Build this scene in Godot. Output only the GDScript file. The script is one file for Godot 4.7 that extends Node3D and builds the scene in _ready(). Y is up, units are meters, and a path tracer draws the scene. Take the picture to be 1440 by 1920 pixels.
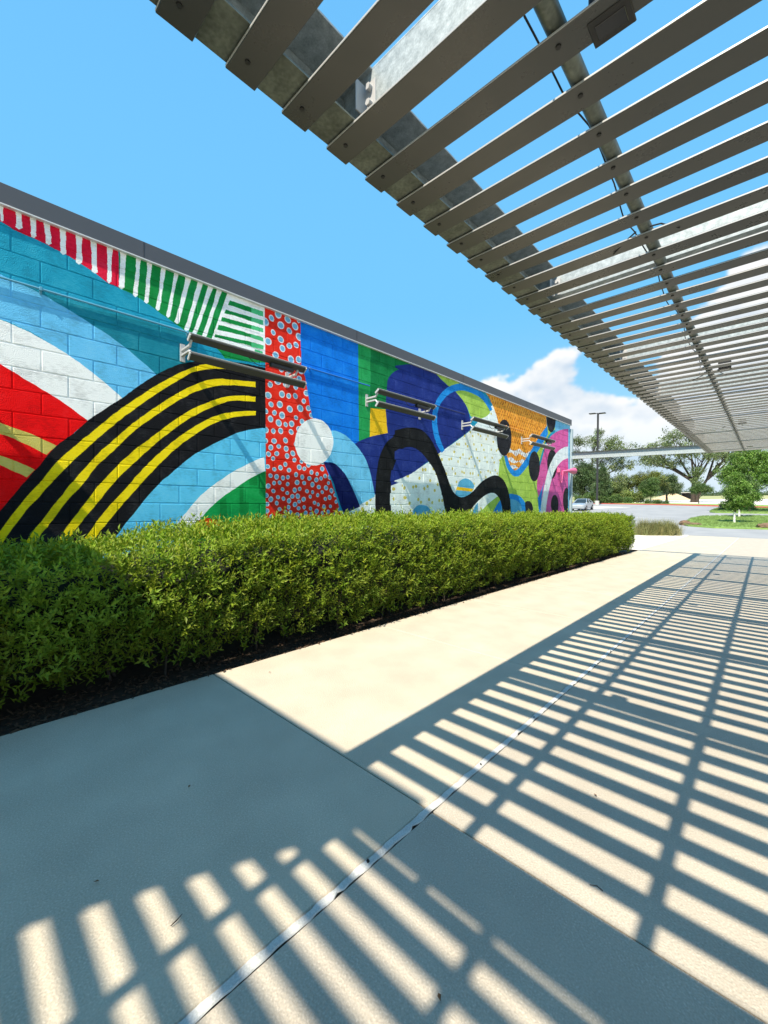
extends Node3D

# ---------------------------------------------------------------- mesh builder
class MB:
	var v := PackedVector3Array()
	var n := PackedVector3Array()
	var u := PackedVector2Array()
	func vert(p: Vector3, nn: Vector3, uv := Vector2.ZERO) -> void:
		v.append(p); n.append(nn); u.append(uv)
	func tri(a: Vector3, b: Vector3, c: Vector3, out: Vector3, ua := Vector2.ZERO, ub := Vector2.ZERO, uc := Vector2.ZERO) -> void:
		var g := (c - a).cross(b - a)
		if g.length_squared() < 1e-16: return
		g = g.normalized()
		if g.dot(out) < 0.0:
			g = -g
			vert(a, g, ua); vert(c, g, uc); vert(b, g, ub)
		else:
			vert(a, g, ua); vert(b, g, ub); vert(c, g, uc)
	func quad(a: Vector3, b: Vector3, c: Vector3, d: Vector3, out: Vector3) -> void:
		tri(a, b, c, out); tri(a, c, d, out)
	# smooth triangle with its own vertex normals
	func stri(a: Vector3, b: Vector3, c: Vector3, na: Vector3, nb: Vector3, nc: Vector3) -> void:
		var g := (c - a).cross(b - a)
		if g.length_squared() < 1e-16: return
		if g.dot(na + nb + nc) < 0.0:
			vert(a, na); vert(c, nc); vert(b, nb)
		else:
			vert(a, na); vert(b, nb); vert(c, nc)
	# chamfered box
	func box(t: Transform3D, size: Vector3, ch := 0.0) -> void:
		var h := size * 0.5
		var c := minf(ch, minf(h.x, minf(h.y, h.z)) * 0.9)
		for ax in 3:
			for s in [-1.0, 1.0]:
				var o := Vector3.ZERO; o[ax] = s
				var i := (ax + 1) % 3
				var j := (ax + 2) % 3
				var p: Array[Vector3] = []
				for q in [[-1, -1], [1, -1], [1, 1], [-1, 1]]:
					var w := Vector3.ZERO
					w[ax] = s * h[ax]; w[i] = q[0] * (h[i] - c); w[j] = q[1] * (h[j] - c)
					p.append(t * w)
				quad(p[0], p[1], p[2], p[3], t.basis * o)
		if c <= 0.0: return
		for ax in 3:
			var i := (ax + 1) % 3
			var j := (ax + 2) % 3
			for si in [-1.0, 1.0]:
				for sj in [-1.0, 1.0]:
					var p: Array[Vector3] = []
					for q in [[-1, 0], [1, 0], [1, 1], [-1, 1]]:
						var w := Vector3.ZERO
						w[ax] = q[0] * (h[ax] - c)
						w[i] = si * (h[i] - (c if q[1] == 1 else 0.0))
						w[j] = sj * (h[j] - (0.0 if q[1] == 1 else c))
						p.append(t * w)
					var o := Vector3.ZERO; o[i] = si; o[j] = sj
					quad(p[0], p[1], p[2], p[3], t.basis * o)
		for sx in [-1.0, 1.0]:
			for sy in [-1.0, 1.0]:
				for sz in [-1.0, 1.0]:
					var s := Vector3(sx, sy, sz)
					var k := s * (h - Vector3(c, c, c))
					tri(t * (k + Vector3(sx * c, 0, 0)), t * (k + Vector3(0, sy * c, 0)), t * (k + Vector3(0, 0, sz * c)), t.basis * s)
	func bx(cx: Vector3, size: Vector3, ch := 0.0) -> void:
		box(Transform3D(Basis(), cx), size, ch)
	# a tube along points with a radius each
	func tube(pts: Array, radii: Array, sides := 8, caps := true) -> void:
		var rings: Array = []
		var ups := Vector3.UP
		for i in pts.size():
			var d: Vector3 = (pts[mini(i + 1, pts.size() - 1)] - pts[maxi(i - 1, 0)]).normalized()
			if absf(d.dot(ups)) > 0.95: ups = Vector3.RIGHT if absf(d.x) < 0.8 else Vector3.BACK
			var a := d.cross(ups).normalized()
			var b := a.cross(d).normalized()
			ups = b
			var ring: Array = []
			for k in sides:
				var ang := TAU * k / sides
				ring.append(a * cos(ang) + b * sin(ang))
			rings.append(ring)
		for i in pts.size() - 1:
			for k in sides:
				var k2 := (k + 1) % sides
				var a0: Vector3 = rings[i][k]
				var a1: Vector3 = rings[i][k2]
				var b0: Vector3 = rings[i + 1][k]
				var b1: Vector3 = rings[i + 1][k2]
				var p: Vector3 = pts[i]
				var q: Vector3 = pts[i + 1]
				stri(p + a0 * radii[i], p + a1 * radii[i], q + b1 * radii[i + 1], a0, a1, b1)
				stri(p + a0 * radii[i], q + b1 * radii[i + 1], q + b0 * radii[i + 1], a0, b1, b0)
		if caps:
			for e in [0, pts.size() - 1]:
				var o: Vector3 = (pts[0] - pts[1]) if e == 0 else (pts[e] - pts[e - 1])
				for k in range(1, sides - 1):
					tri(pts[e] + rings[e][0] * radii[e], pts[e] + rings[e][k] * radii[e], pts[e] + rings[e][k + 1] * radii[e], o)
	# a prism: outline (x, y) pulled from z0 to z1
	func prism(poly: PackedVector2Array, z0: float, z1: float, t := Transform3D.IDENTITY) -> void:
		var ix := Geometry2D.triangulate_polygon(poly)
		for z in [z0, z1]:
			for k in range(0, ix.size(), 3):
				tri(t * Vector3(poly[ix[k]].x, poly[ix[k]].y, z), t * Vector3(poly[ix[k + 1]].x, poly[ix[k + 1]].y, z), t * Vector3(poly[ix[k + 2]].x, poly[ix[k + 2]].y, z), t.basis * Vector3(0, 0, 1.0 if z == maxf(z0, z1) else -1.0))
		var cw := Geometry2D.is_polygon_clockwise(poly)
		for k in poly.size():
			var a := poly[k]
			var b := poly[(k + 1) % poly.size()]
			var o := Vector2(b.y - a.y, a.x - b.x) * (-1.0 if cw else 1.0)
			quad(t * Vector3(a.x, a.y, z0), t * Vector3(b.x, b.y, z0), t * Vector3(b.x, b.y, z1), t * Vector3(a.x, a.y, z1), t.basis * Vector3(o.x, o.y, 0))
	func mesh() -> ArrayMesh:
		var a := []
		a.resize(Mesh.ARRAY_MAX)
		a[Mesh.ARRAY_VERTEX] = v
		a[Mesh.ARRAY_NORMAL] = n
		a[Mesh.ARRAY_TEX_UV] = u
		var m := ArrayMesh.new()
		m.add_surface_from_arrays(Mesh.PRIMITIVE_TRIANGLES, a)
		return m

var rng := RandomNumberGenerator.new()
var M := {}

# ---------------------------------------------------------------- naming helpers
func thing(called: String, label: String, category: String, group := "") -> Node3D:
	var o := Node3D.new()
	o.name = called
	add_child(o, true)
	tag(o, label, category, group)
	return o

func tag(o: Node, label := "", category := "", group := "", kind := "") -> void:
	if label: o.set_meta("label", label)
	if category: o.set_meta("category", category)
	if group: o.set_meta("group", group)
	if kind: o.set_meta("kind", kind)

func put(mesh: Mesh, called: String, m: Material, parent: Node) -> MeshInstance3D:
	var o := MeshInstance3D.new()
	o.mesh = mesh
	o.name = called
	o.material_override = m
	parent.add_child(o, true)
	return o

func build(b: MB, called: String, m: Material, parent: Node) -> MeshInstance3D:
	return put(b.mesh(), called, m, parent)

func many(mesh: Mesh, xf: Array, called: String, m: Material, parent: Node, colors: Array = []) -> MultiMeshInstance3D:
	var mm := MultiMesh.new()
	mm.transform_format = MultiMesh.TRANSFORM_3D
	mm.use_colors = not colors.is_empty()
	mm.mesh = mesh
	mm.instance_count = xf.size()
	for i in xf.size():
		mm.set_instance_transform(i, xf[i])
		if mm.use_colors: mm.set_instance_color(i, colors[i])
	var o := MultiMeshInstance3D.new()
	o.multimesh = mm
	o.name = called
	o.material_override = m
	parent.add_child(o, true)
	tag(o, "", "", "", "stuff")
	return o

func mat(r: float, g: float, b: float, rough := 0.8, metal := 0.0) -> StandardMaterial3D:
	var m := StandardMaterial3D.new()
	m.albedo_color = Color(r, g, b).linear_to_srgb()
	m.roughness = rough
	m.metallic = metal
	return m

func noise(freq: float, oct := 4, sd := 1, kind := FastNoiseLite.TYPE_SIMPLEX_SMOOTH) -> FastNoiseLite:
	var f := FastNoiseLite.new()
	f.noise_type = kind
	f.frequency = freq
	f.fractal_octaves = oct
	f.seed = sd
	return f

# a colour texture that wanders between two colours with fine grain, and its bump map
func grain_texture(size: int, a: Color, b: Color, coarse: float, fine: float, amount: float, sd: int, specks := 0.0) -> ImageTexture:
	var c := noise(coarse, 5, sd).get_seamless_image(size, size)
	var f := noise(fine, 2, sd + 7).get_seamless_image(size, size)
	var im := Image.create(size, size, false, Image.FORMAT_RGB8)
	for y in size:
		for x in size:
			var k := c.get_pixel(x, y).r
			var g := (f.get_pixel(x, y).r - 0.5) * amount
			var col := a.lerp(b, k)
			if specks > 0.0 and g > amount * specks: g *= 2.0
			im.set_pixel(x, y, Color(col.r + g, col.g + g, col.b + g))
	im.generate_mipmaps()
	return ImageTexture.create_from_image(im)

func bump_texture(size: int, freq: float, depth: float, sd: int, oct := 4) -> ImageTexture:
	var im := noise(freq, oct, sd).get_seamless_image(size, size)
	im.bump_map_to_normal_map(depth)
	return ImageTexture.create_from_image(im)

func triplanar(m: StandardMaterial3D, scale_: float, world := true) -> StandardMaterial3D:
	m.uv1_triplanar = true
	m.uv1_world_triplanar = world
	m.uv1_scale = Vector3.ONE * scale_
	return m

func srgb(h: String) -> Color:
	return Color.html(h)

# ---------------------------------------------------------------- the lie of the land: height over the distance along the walk
func gy(a: float) -> float:
	if a < 28.0: return -1.34 - 0.0161 * a
	if a < 75.0: return -1.7908 + 0.0336 * (a - 28.0)
	return -0.2116 + 0.018 * (a - 75.0)

# a sheet of ground that follows it; poly in (x, a)
func sheet(poly: PackedVector2Array, lift: float, called: String, m: Material, parent: Node, thick := 0.0) -> MeshInstance3D:
	var b := MB.new()
	for cut in [[-2000.0, 28.0], [28.0, 75.0], [75.0, 3000.0]]:
		var strip := PackedVector2Array([Vector2(-3000, cut[0]), Vector2(3000, cut[0]), Vector2(3000, cut[1]), Vector2(-3000, cut[1])])
		for part in Geometry2D.intersect_polygons(poly, strip):
			var ix := Geometry2D.triangulate_polygon(part)
			for k in range(0, ix.size(), 3):
				var p: Array[Vector3] = []
				for q in 3:
					var w: Vector2 = part[ix[k + q]]
					p.append(Vector3(w.x, gy(minf(maxf(w.y, cut[0]), cut[1] - 0.0001)) + lift, -w.y))
				b.tri(p[0], p[1], p[2], Vector3.UP)
			if thick > 0.0:
				for k in part.size():
					var a: Vector2 = part[k]
					var c: Vector2 = part[(k + 1) % part.size()]
					var o := Vector3(c.y - a.y, 0, -(a.x - c.x)) * (-1.0 if Geometry2D.is_polygon_clockwise(part) else 1.0)
					var pa := Vector3(a.x, gy(a.y) + lift, -a.y)
					var pc := Vector3(c.x, gy(c.y) + lift, -c.y)
					b.quad(pa, pc, pc - Vector3.UP * thick, pa - Vector3.UP * thick, o)
	return build(b, called, m, parent)

func at(x: float, a: float, lift := 0.0) -> Vector3:
	return Vector3(x, gy(a) + lift, -a)

func smooth(p: PackedVector2Array, steps := 5) -> PackedVector2Array:
	var out := PackedVector2Array()
	var n := p.size()
	for i in n:
		var a := p[(i + n - 1) % n]
		var b := p[i]
		var c := p[(i + 1) % n]
		var d := p[(i + 2) % n]
		var tb := (c - a) * 0.5
		var tc := (d - b) * 0.5
		var l := (c - b).length()
		if absf((b - a).angle_to(c - b)) > 0.6: tb = Vector2.ZERO
		if absf((c - b).angle_to(d - c)) > 0.6: tc = Vector2.ZERO
		tb = tb.limit_length(l * 1.1)
		tc = tc.limit_length(l * 1.1)
		if tb == Vector2.ZERO and tc == Vector2.ZERO:
			out.append(b)
			continue
		if tb == Vector2.ZERO: tb = (c - b) - tc * 0.5 if tc.length() < l * 2.0 else c - b
		if tc == Vector2.ZERO: tc = (c - b) - tb * 0.5
		for k in steps:
			var t := float(k) / steps
			var t2 := t * t
			var t3 := t2 * t
			out.append(b * (2 * t3 - 3 * t2 + 1) + tb * (t3 - 2 * t2 + t) + c * (-2 * t3 + 3 * t2) + tc * (t3 - t2))
	return out

# ---------------------------------------------------------------- the mural: paint in metres on the wall (s along it, t up it)
const MURAL_T0 := -0.75
const MURAL_T1 := 2.68
const MURAL_CUT := 5.5
var mural: Array = []

func mural_ready() -> void:
	for q in [[-0.6, 5.5, 300.0], [5.5, 13.85, 225.0]]:
		var w := int((q[1] - q[0]) * q[2])
		var h := int((MURAL_T1 - MURAL_T0) * q[2])
		var im := Image.create(w, h, false, Image.FORMAT_RGB8)
		im.fill(PAINT.teal)
		mural.append({"im": im, "s0": q[0], "s1": q[1], "k": q[2], "w": w, "h": h})

func spans(poly: PackedVector2Array, y: float) -> Array:
	var xs: Array = []
	for i in poly.size():
		var a := poly[i]
		var b := poly[(i + 1) % poly.size()]
		if (a.y <= y) != (b.y <= y):
			xs.append(a.x + (y - a.y) / (b.y - a.y) * (b.x - a.x))
	xs.sort()
	return xs

func fill(poly: PackedVector2Array, col: Color, tone := 0.0) -> void:
	for m in mural:
		var pp := PackedVector2Array()
		var lo := 1e9
		var hi := -1e9
		for p in poly:
			var q := Vector2((p.x - m.s0) * m.k, (MURAL_T1 - p.y) * m.k)
			pp.append(q)
			lo = minf(lo, q.y); hi = maxf(hi, q.y)
		for y in range(maxi(0, int(lo)), mini(m.h - 1, int(hi) + 1) + 1):
			var xs := spans(pp, y + 0.5)
			for i in range(0, xs.size() - 1, 2):
				var x0 := maxi(0, int(round(xs[i])))
				var x1 := mini(m.w, int(round(xs[i + 1])))
				if x1 > x0: m.im.fill_rect(Rect2i(x0, y, x1 - x0, 1), col)

func disc(c: Vector2, r: float, col: Color, within := PackedVector2Array()) -> void:
	var p := PackedVector2Array()
	var ph := rng.randf() * TAU
	for k in 14:
		p.append(c + Vector2.from_angle(TAU * k / 14) * r * (1.0 + 0.06 * sin(2.0 * TAU * k / 14 + ph)))
	if within.is_empty():
		fill(p, col)
	else:
		for q in Geometry2D.intersect_polygons(p, within): fill(q, col)

func inside(p: Vector2, poly: PackedVector2Array) -> bool:
	return Geometry2D.is_point_in_polygon(p, poly)

func paint(col: String, flat: Array, pattern := "") -> void:
	var p := PackedVector2Array()
	for i in range(0, flat.size(), 2): p.append(Vector2(flat[i], flat[i + 1]))
	p = smooth(p)
	# a brush does not draw ruler lines
	var wob := noise(3.0, 2, 5)
	for i in p.size():
		p[i] += Vector2(wob.get_noise_2d(p[i].x * 3.0, p[i].y * 3.0), wob.get_noise_2d(p[i].y * 3.0 + 40.0, p[i].x * 3.0)) * 0.006
	fill(p, PAINT[col])
	if pattern == "polka":
		var done: Array = []
		for k in 6000:
			var c := Vector2(rng.randf_range(2.8, 4.4), rng.randf_range(-0.7, 2.7))
			if not inside(c, p): continue
			var up := clampf((c.y - 0.3) / 1.4, 0.0, 1.0)
			var r := lerpf(rng.randf_range(0.028, 0.04), rng.randf_range(0.036, 0.058), up)
			var ok := true
			for d in done:
				if (d.c - c).length() < d.r + r + lerpf(0.012, 0.022, up): ok = false; break
			if ok: done.append({"c": c, "r": r})
		for d in done:
			disc(d.c, d.r, PAINT.dot_ring, p)
			disc(d.c, d.r * 0.72, PAINT.dot_blue, p)
	elif pattern == "dots":
		for k in 420:
			var c := Vector2(3.8 + fmod(k * 0.2817, 5.7), -0.7 + fmod(k * 0.3719 + 0.11 * sin(k * 1.7), 3.1))
			if inside(c, p): disc(c, 0.033 if c.x < 7.0 else 0.03, PAINT.dot_gold)
	elif pattern == "dash":
		for band in [[1.33, 1.45], [1.12, 1.2], [0.96, 1.02]]:
			var q := PackedVector2Array()
			for k in 21: q.append(Vector2(8.0 + k * 0.2, band[1] + 0.05 * sin(k * 1.9 + band[0] * 9.0)))
			for k in 21: q.append(Vector2(12.0 - k * 0.2, band[0] + 0.05 * sin(k * 2.3 + band[0] * 5.0)))
			for cut in Geometry2D.intersect_polygons(q, p): fill(cut, PAINT.arch_white)
		var row := 0
		var t := 0.85
		while t < 2.75:
			var s := 8.2 + (0.055 if row % 2 else 0.0)
			while s < 12.0:
				var c := Vector2(s + rng.randf_range(-0.02, 0.02), t + rng.randf_range(-0.02, 0.02))
				if inside(c, p):
					var l := rng.randf_range(0.028, 0.04)
					var w := rng.randf_range(0.012, 0.018)
					var tilt := rng.randf_range(-0.012, 0.012)
					fill(PackedVector2Array([c + Vector2(-w * 0.6 + tilt, -l), c + Vector2(w * 0.6 + tilt, -l), c + Vector2(w, 0), c + Vector2(w * 0.5 - tilt, l), c + Vector2(-w * 0.5 - tilt, l), c + Vector2(-w, 0)]), PAINT.rust)
				s += 0.115
			t += 0.085
			row += 1

var PAINT := {
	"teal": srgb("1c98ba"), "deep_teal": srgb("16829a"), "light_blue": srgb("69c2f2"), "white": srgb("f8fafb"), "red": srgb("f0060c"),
	"gold": srgb("cfc062"), "sky_blue": srgb("60caf6"), "green": srgb("12a050"), "dark_green": srgb("0b8840"), "black": srgb("16171c"),
	"yellow": srgb("fade12"), "crimson": srgb("e0163a"), "bright_green": srgb("118a42"), "mint": srgb("4ec483"), "blue": srgb("0a7be6"),
	"mid_green": srgb("239d55"), "forest": srgb("0d7a40"), "sun_yellow": srgb("f2c323"), "dot_white": srgb("eef8f6"), "navy": srgb("1f3382"),
	"lime": srgb("a9cd57"), "orange": srgb("f4a63a"), "royal": srgb("1f8fe2"), "corner_blue": srgb("76bfe6"), "pink": srgb("dd5fa6"),
	"charcoal": srgb("26272d"), "arch_white": srgb("e8f0f3"), "arch_blue": srgb("5eb2da"), "wave_black": srgb("17191c"), "polka_red": srgb("ea2e1e"),
	"dark_navy": srgb("121c5c"), "arch_blue2": srgb("72caf4"), "circle_white": srgb("f8fafa"), "dot_ring": srgb("e3e6ee"), "dot_blue": srgb("74b4da"),
	"dot_gold": srgb("d6c766"), "rust": srgb("a4471a"),
}

func paint_mural() -> void:
	mural_ready()
	paint("light_blue", [0.217,2.034,0.365,1.985,0.600,1.925,0.966,1.771,1.251,1.619,1.547,1.425,1.337,1.244,1.201,1.095,0.944,1.306,0.687,1.465,0.478,1.565,0.284,1.616,0.211,1.634])
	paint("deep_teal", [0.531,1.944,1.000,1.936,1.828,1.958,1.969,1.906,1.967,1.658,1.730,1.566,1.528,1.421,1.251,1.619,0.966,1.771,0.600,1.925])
	paint("white", [0.211,1.634,0.284,1.611,0.478,1.557,0.687,1.465,0.944,1.306,1.206,1.102,1.038,0.947,0.903,0.823,0.680,0.988,0.472,1.107,0.279,1.221,0.206,1.258])
	paint("red", [0.206,1.258,0.279,1.221,0.472,1.107,0.680,0.988,0.903,0.823,0.674,0.528,0.459,0.187,0.260,-0.129,0.184,-0.246])
	paint("gold", [0.238,0.713,0.272,0.707,0.388,0.670,0.510,0.624,0.664,0.546,0.617,0.500,0.584,0.457,0.477,0.518,0.357,0.581,0.270,0.613,0.236,0.621])
	paint("gold", [0.234,0.435,0.267,0.422,0.384,0.377,0.499,0.313,0.443,0.237,0.353,0.291,0.266,0.337,0.232,0.354])
	paint("sky_blue", [2.850,1.085,2.412,0.900,1.935,0.612,1.515,0.210,1.141,-0.307,0.806,-0.978,2.871,-1.329])
	paint("white", [2.834,0.633,2.667,0.562,2.524,0.484,2.386,0.404,2.201,0.273,2.000,0.105,1.833,-0.090,1.741,-0.207,1.651,-0.368,1.831,-0.378,1.937,-0.243,2.097,-0.055,2.251,0.084,2.384,0.177,2.593,0.316,2.739,0.398,2.848,0.450])
	paint("green", [2.860,0.450,2.739,0.398,2.593,0.316,2.384,0.177,2.251,0.084,2.097,-0.055,1.937,-0.243,1.831,-0.378,1.829,-0.546,2.915,-0.630])
	paint("dark_green", [2.615,0.331,2.732,0.394,2.731,0.258,2.621,0.254])
	paint("dark_green", [2.747,0.403,2.853,0.450,2.861,0.067,2.753,0.147])
	paint("dark_green", [2.487,0.233,2.539,0.261,2.537,0.036,2.613,0.037,2.611,-0.157,2.484,-0.155])
	paint("dark_green", [2.231,0.046,2.316,0.085,2.316,0.034,2.321,-0.152,2.301,-0.235,2.229,-0.246])
	paint("red", [2.244,-0.274,2.236,-0.307,2.212,-0.336,2.177,-0.358,2.133,-0.371,2.084,-0.373,2.037,-0.366,1.994,-0.349,1.961,-0.325,1.940,-0.295,1.933,-0.264,1.941,-0.232,1.962,-0.204,1.996,-0.182,2.038,-0.169,2.086,-0.164,2.134,-0.170,2.178,-0.186,2.214,-0.211,2.236,-0.241])
	paint("black", [0.185,-0.195,0.261,-0.064,0.446,0.222,0.653,0.544,0.796,0.690,0.906,0.829,1.201,1.105,1.337,1.244,1.528,1.421,1.730,1.572,1.945,1.670,2.174,1.742,2.419,1.783,2.863,1.818,2.849,1.021,2.542,0.941,2.286,0.812,1.935,0.589,1.718,0.393,1.515,0.188,1.323,-0.067,1.177,-0.268,0.969,-0.613,0.654,-1.046,0.174,-0.956])
	paint("yellow", [2.431,1.714,2.221,1.698,2.057,1.667,1.900,1.585,1.729,1.467,1.526,1.304,1.336,1.131,1.156,0.957,0.986,0.773,0.794,0.559,0.673,0.417,0.528,0.190,0.390,-0.009,0.284,-0.198,0.182,-0.372,0.180,-0.516,0.231,-0.427,0.308,-0.286,0.415,-0.097,0.526,0.064,0.671,0.269,0.824,0.467,0.985,0.657,1.155,0.847,1.335,1.028,1.525,1.209,1.770,1.422,1.944,1.551,2.173,1.640,2.431,1.690])
	paint("yellow", [2.708,1.598,2.417,1.558,2.172,1.518,1.942,1.404,1.727,1.249,1.524,1.071,1.333,0.894,1.153,0.697,0.983,0.501,0.821,0.278,0.668,0.048,0.580,-0.099,0.480,-0.258,0.370,-0.464,0.252,-0.695,0.302,-0.736,0.409,-0.521,0.521,-0.314,0.622,-0.154,0.712,-0.007,0.851,0.184,0.981,0.384,1.152,0.587,1.332,0.801,1.623,1.067,1.789,1.206,1.941,1.313,2.171,1.429,2.417,1.493,2.707,1.530])
	paint("yellow", [2.706,1.404,2.416,1.365,2.170,1.266,1.940,1.133,1.724,0.964,1.521,0.774,1.330,0.595,1.150,0.396,0.979,0.170,0.817,-0.083,0.739,-0.204,0.671,-0.332,0.517,-0.603,0.587,-0.611,0.730,-0.363,0.847,-0.179,0.977,0.013,1.148,0.256,1.328,0.461,1.520,0.667,1.723,0.865,1.939,1.042,2.217,1.216,2.415,1.300,2.706,1.341])
	paint("yellow", [2.710,1.224,2.414,1.162,2.168,1.067,1.938,0.918,1.722,0.734,1.518,0.529,1.364,0.349,1.235,0.178,1.059,-0.045,0.942,-0.220,0.876,-0.333,0.719,-0.587,0.810,-0.597,0.973,-0.319,1.144,-0.076,1.325,0.161,1.517,0.401,1.720,0.624,1.937,0.816,2.167,0.985,2.413,1.094,2.710,1.166])
	paint("crimson", [0.226,2.682,1.176,2.687,1.179,2.231,1.070,2.251,0.909,2.321,0.757,2.377,0.627,2.401,0.490,2.426,0.385,2.436,0.296,2.461,0.223,2.474])
	paint("white", [0.268,2.638,0.305,2.633,0.302,2.562,0.303,2.483,0.293,2.465,0.284,2.480,0.281,2.552])
	paint("white", [0.375,2.644,0.420,2.642,0.422,2.564,0.429,2.477,0.407,2.452,0.385,2.462,0.385,2.545])
	paint("white", [0.472,2.634,0.522,2.633,0.522,2.546,0.528,2.449,0.507,2.425,0.487,2.437,0.485,2.528])
	paint("white", [0.571,2.632,0.627,2.633,0.628,2.538,0.635,2.433,0.611,2.408,0.588,2.418,0.585,2.517])
	paint("white", [0.690,2.628,0.743,2.626,0.740,2.513,0.743,2.390,0.720,2.366,0.698,2.378,0.700,2.495])
	paint("white", [0.813,2.623,0.866,2.620,0.865,2.492,0.869,2.353,0.843,2.327,0.818,2.339,0.821,2.472])
	paint("white", [0.932,2.623,0.989,2.621,0.987,2.472,0.992,2.313,0.967,2.287,0.942,2.300,0.943,2.453])
	paint("white", [1.071,2.620,1.124,2.615,1.113,2.446,1.108,2.266,1.090,2.243,1.071,2.260,1.078,2.431])
	paint("bright_green", [1.185,2.691,2.826,2.634,2.855,1.880,2.655,1.843,2.295,1.799,2.152,1.913,1.839,1.986,1.734,2.034,1.535,2.118,1.348,2.197,1.178,2.224])
	paint("white", [1.190,2.674,1.249,2.671,1.234,2.465,1.227,2.249,1.198,2.222,1.171,2.235,1.187,2.446])
	paint("white", [1.334,2.648,1.385,2.640,1.363,2.432,1.348,2.213,1.324,2.188,1.301,2.204,1.325,2.417])
	paint("white", [1.442,2.665,1.493,2.656,1.469,2.423,1.453,2.180,1.429,2.155,1.406,2.171,1.431,2.408])
	paint("white", [1.583,2.652,1.635,2.642,1.597,2.397,1.566,2.142,1.543,2.117,1.520,2.134,1.559,2.383])
	paint("white", [1.716,2.644,1.765,2.632,1.714,2.370,1.672,2.100,1.648,2.076,1.625,2.094,1.678,2.357])
	paint("white", [1.841,2.641,1.910,2.635,1.834,2.354,1.768,2.067,1.741,2.041,1.714,2.058,1.785,2.337])
	paint("white", [1.976,2.639,2.043,2.632,1.953,2.325,1.874,2.012,1.845,1.986,1.818,2.004,1.905,2.308])
	paint("white", [2.100,2.631,2.163,2.621,2.057,2.310,1.963,1.995,1.935,1.968,1.908,1.987,2.012,2.294])
	paint("white", [2.205,2.625,2.267,2.614,2.165,2.308,2.074,1.996,2.046,1.969,2.019,1.989,2.120,2.293])
	paint("white", [2.346,2.655,2.860,2.646,2.855,1.931,2.656,1.967,2.129,1.971])
	paint("bright_green", [2.364,2.526,2.817,2.547,2.820,2.475,2.650,2.476,2.341,2.463])
	paint("bright_green", [2.309,2.398,2.487,2.404,2.816,2.428,2.819,2.368,2.649,2.362,2.452,2.359,2.292,2.347])
	paint("bright_green", [2.264,2.289,2.816,2.320,2.818,2.272,2.648,2.260,2.252,2.240])
	paint("bright_green", [2.222,2.182,2.450,2.193,2.818,2.203,2.821,2.151,2.648,2.152,2.392,2.137,2.202,2.117])
	paint("bright_green", [2.174,2.058,2.508,2.084,2.598,2.093,2.827,2.101,2.820,2.049,2.532,2.040,2.169,2.022])
	paint("bright_green", [2.696,2.021,2.810,2.021,2.810,1.971,2.696,1.978])
	paint("mint", [2.652,2.536,2.817,2.547,2.820,2.475,2.651,2.476])
	paint("mint", [2.651,2.415,2.816,2.428,2.819,2.368,2.650,2.363])
	paint("mint", [2.650,2.312,2.816,2.320,2.818,2.272,2.650,2.261])
	paint("mint", [2.642,2.202,2.818,2.203,2.821,2.151,2.641,2.151])
	paint("mint", [2.648,2.095,2.827,2.101,2.820,2.049,2.648,2.039])
	paint("mint", [2.696,2.021,2.810,2.021,2.810,1.971,2.696,1.978])
	paint("blue", [3.236,2.795,4.512,2.715,4.572,0.976,3.929,0.436,3.409,0.724])
	paint("mid_green", [4.502,2.783,4.790,2.725,4.788,0.999,4.533,0.972])
	paint("forest", [4.790,2.725,6.251,2.682,5.857,2.178,5.490,1.470,4.789,1.368])
	paint("sun_yellow", [4.789,1.625,5.258,1.668,5.373,1.101,4.773,1.034])
	paint("dot_white", [8.570,2.229,8.928,2.448,9.426,2.046,9.569,-0.152,9.125,-0.688,3.799,-0.436,4.237,-0.072,5.316,0.362,6.326,0.830,6.758,1.078,7.818,1.641], "dots")
	paint("navy", [4.427,0.978,4.722,1.120,5.213,1.257,5.157,1.651,5.174,1.959,5.213,2.197,5.361,2.385,5.609,2.516,5.856,2.609,6.251,2.682,6.676,2.655,7.137,2.535,7.508,2.332,7.770,2.045,7.870,1.819,7.836,1.658,7.306,1.373,6.758,1.078,6.326,0.843,5.860,0.601,5.316,0.362,4.876,0.169,4.798,0.445,4.671,0.731])
	paint("lime", [6.354,2.707,7.297,2.662,8.272,2.655,8.178,2.561,7.137,2.444,6.902,2.484,6.640,2.581])
	paint("lime", [7.258,2.390,7.578,2.485,7.955,2.510,8.357,2.429,8.732,2.244,8.571,2.099,8.208,1.961,7.839,1.975,7.673,2.173,7.443,2.307])
	paint("lime", [9.169,1.119,9.405,1.285,9.685,1.132,10.411,1.222,11.129,1.740,11.917,2.342,12.706,2.383,12.091,2.090,11.762,1.742,11.526,1.381,11.298,0.897,11.385,0.435,11.519,-0.404,8.078,-0.326,8.698,0.302,9.088,0.598])
	paint("dot_white", [8.700,0.079,8.381,-0.087,8.225,0.075,8.483,0.296,8.919,0.392,9.150,0.255])
	paint("orange", [8.304,2.659,11.885,2.680,11.934,2.310,11.514,2.017,10.836,1.418,10.277,0.978,9.945,0.886,9.624,0.994,9.406,1.241,9.133,1.746,9.072,2.023,8.898,2.278,8.620,2.533], "dash")
	paint("royal", [6.793,1.066,6.614,1.237,6.505,1.457,6.466,1.682,6.526,1.946,6.708,2.202,6.969,2.409,7.265,2.544,7.577,2.631,7.954,2.666,8.279,2.601,8.567,2.468,8.798,2.275,8.689,2.220,8.489,2.358,8.255,2.449,7.907,2.482,7.578,2.472,7.266,2.397,7.012,2.273,6.788,2.087,6.670,1.901,6.631,1.708,6.672,1.479,6.780,1.279,6.894,1.136])
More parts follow.
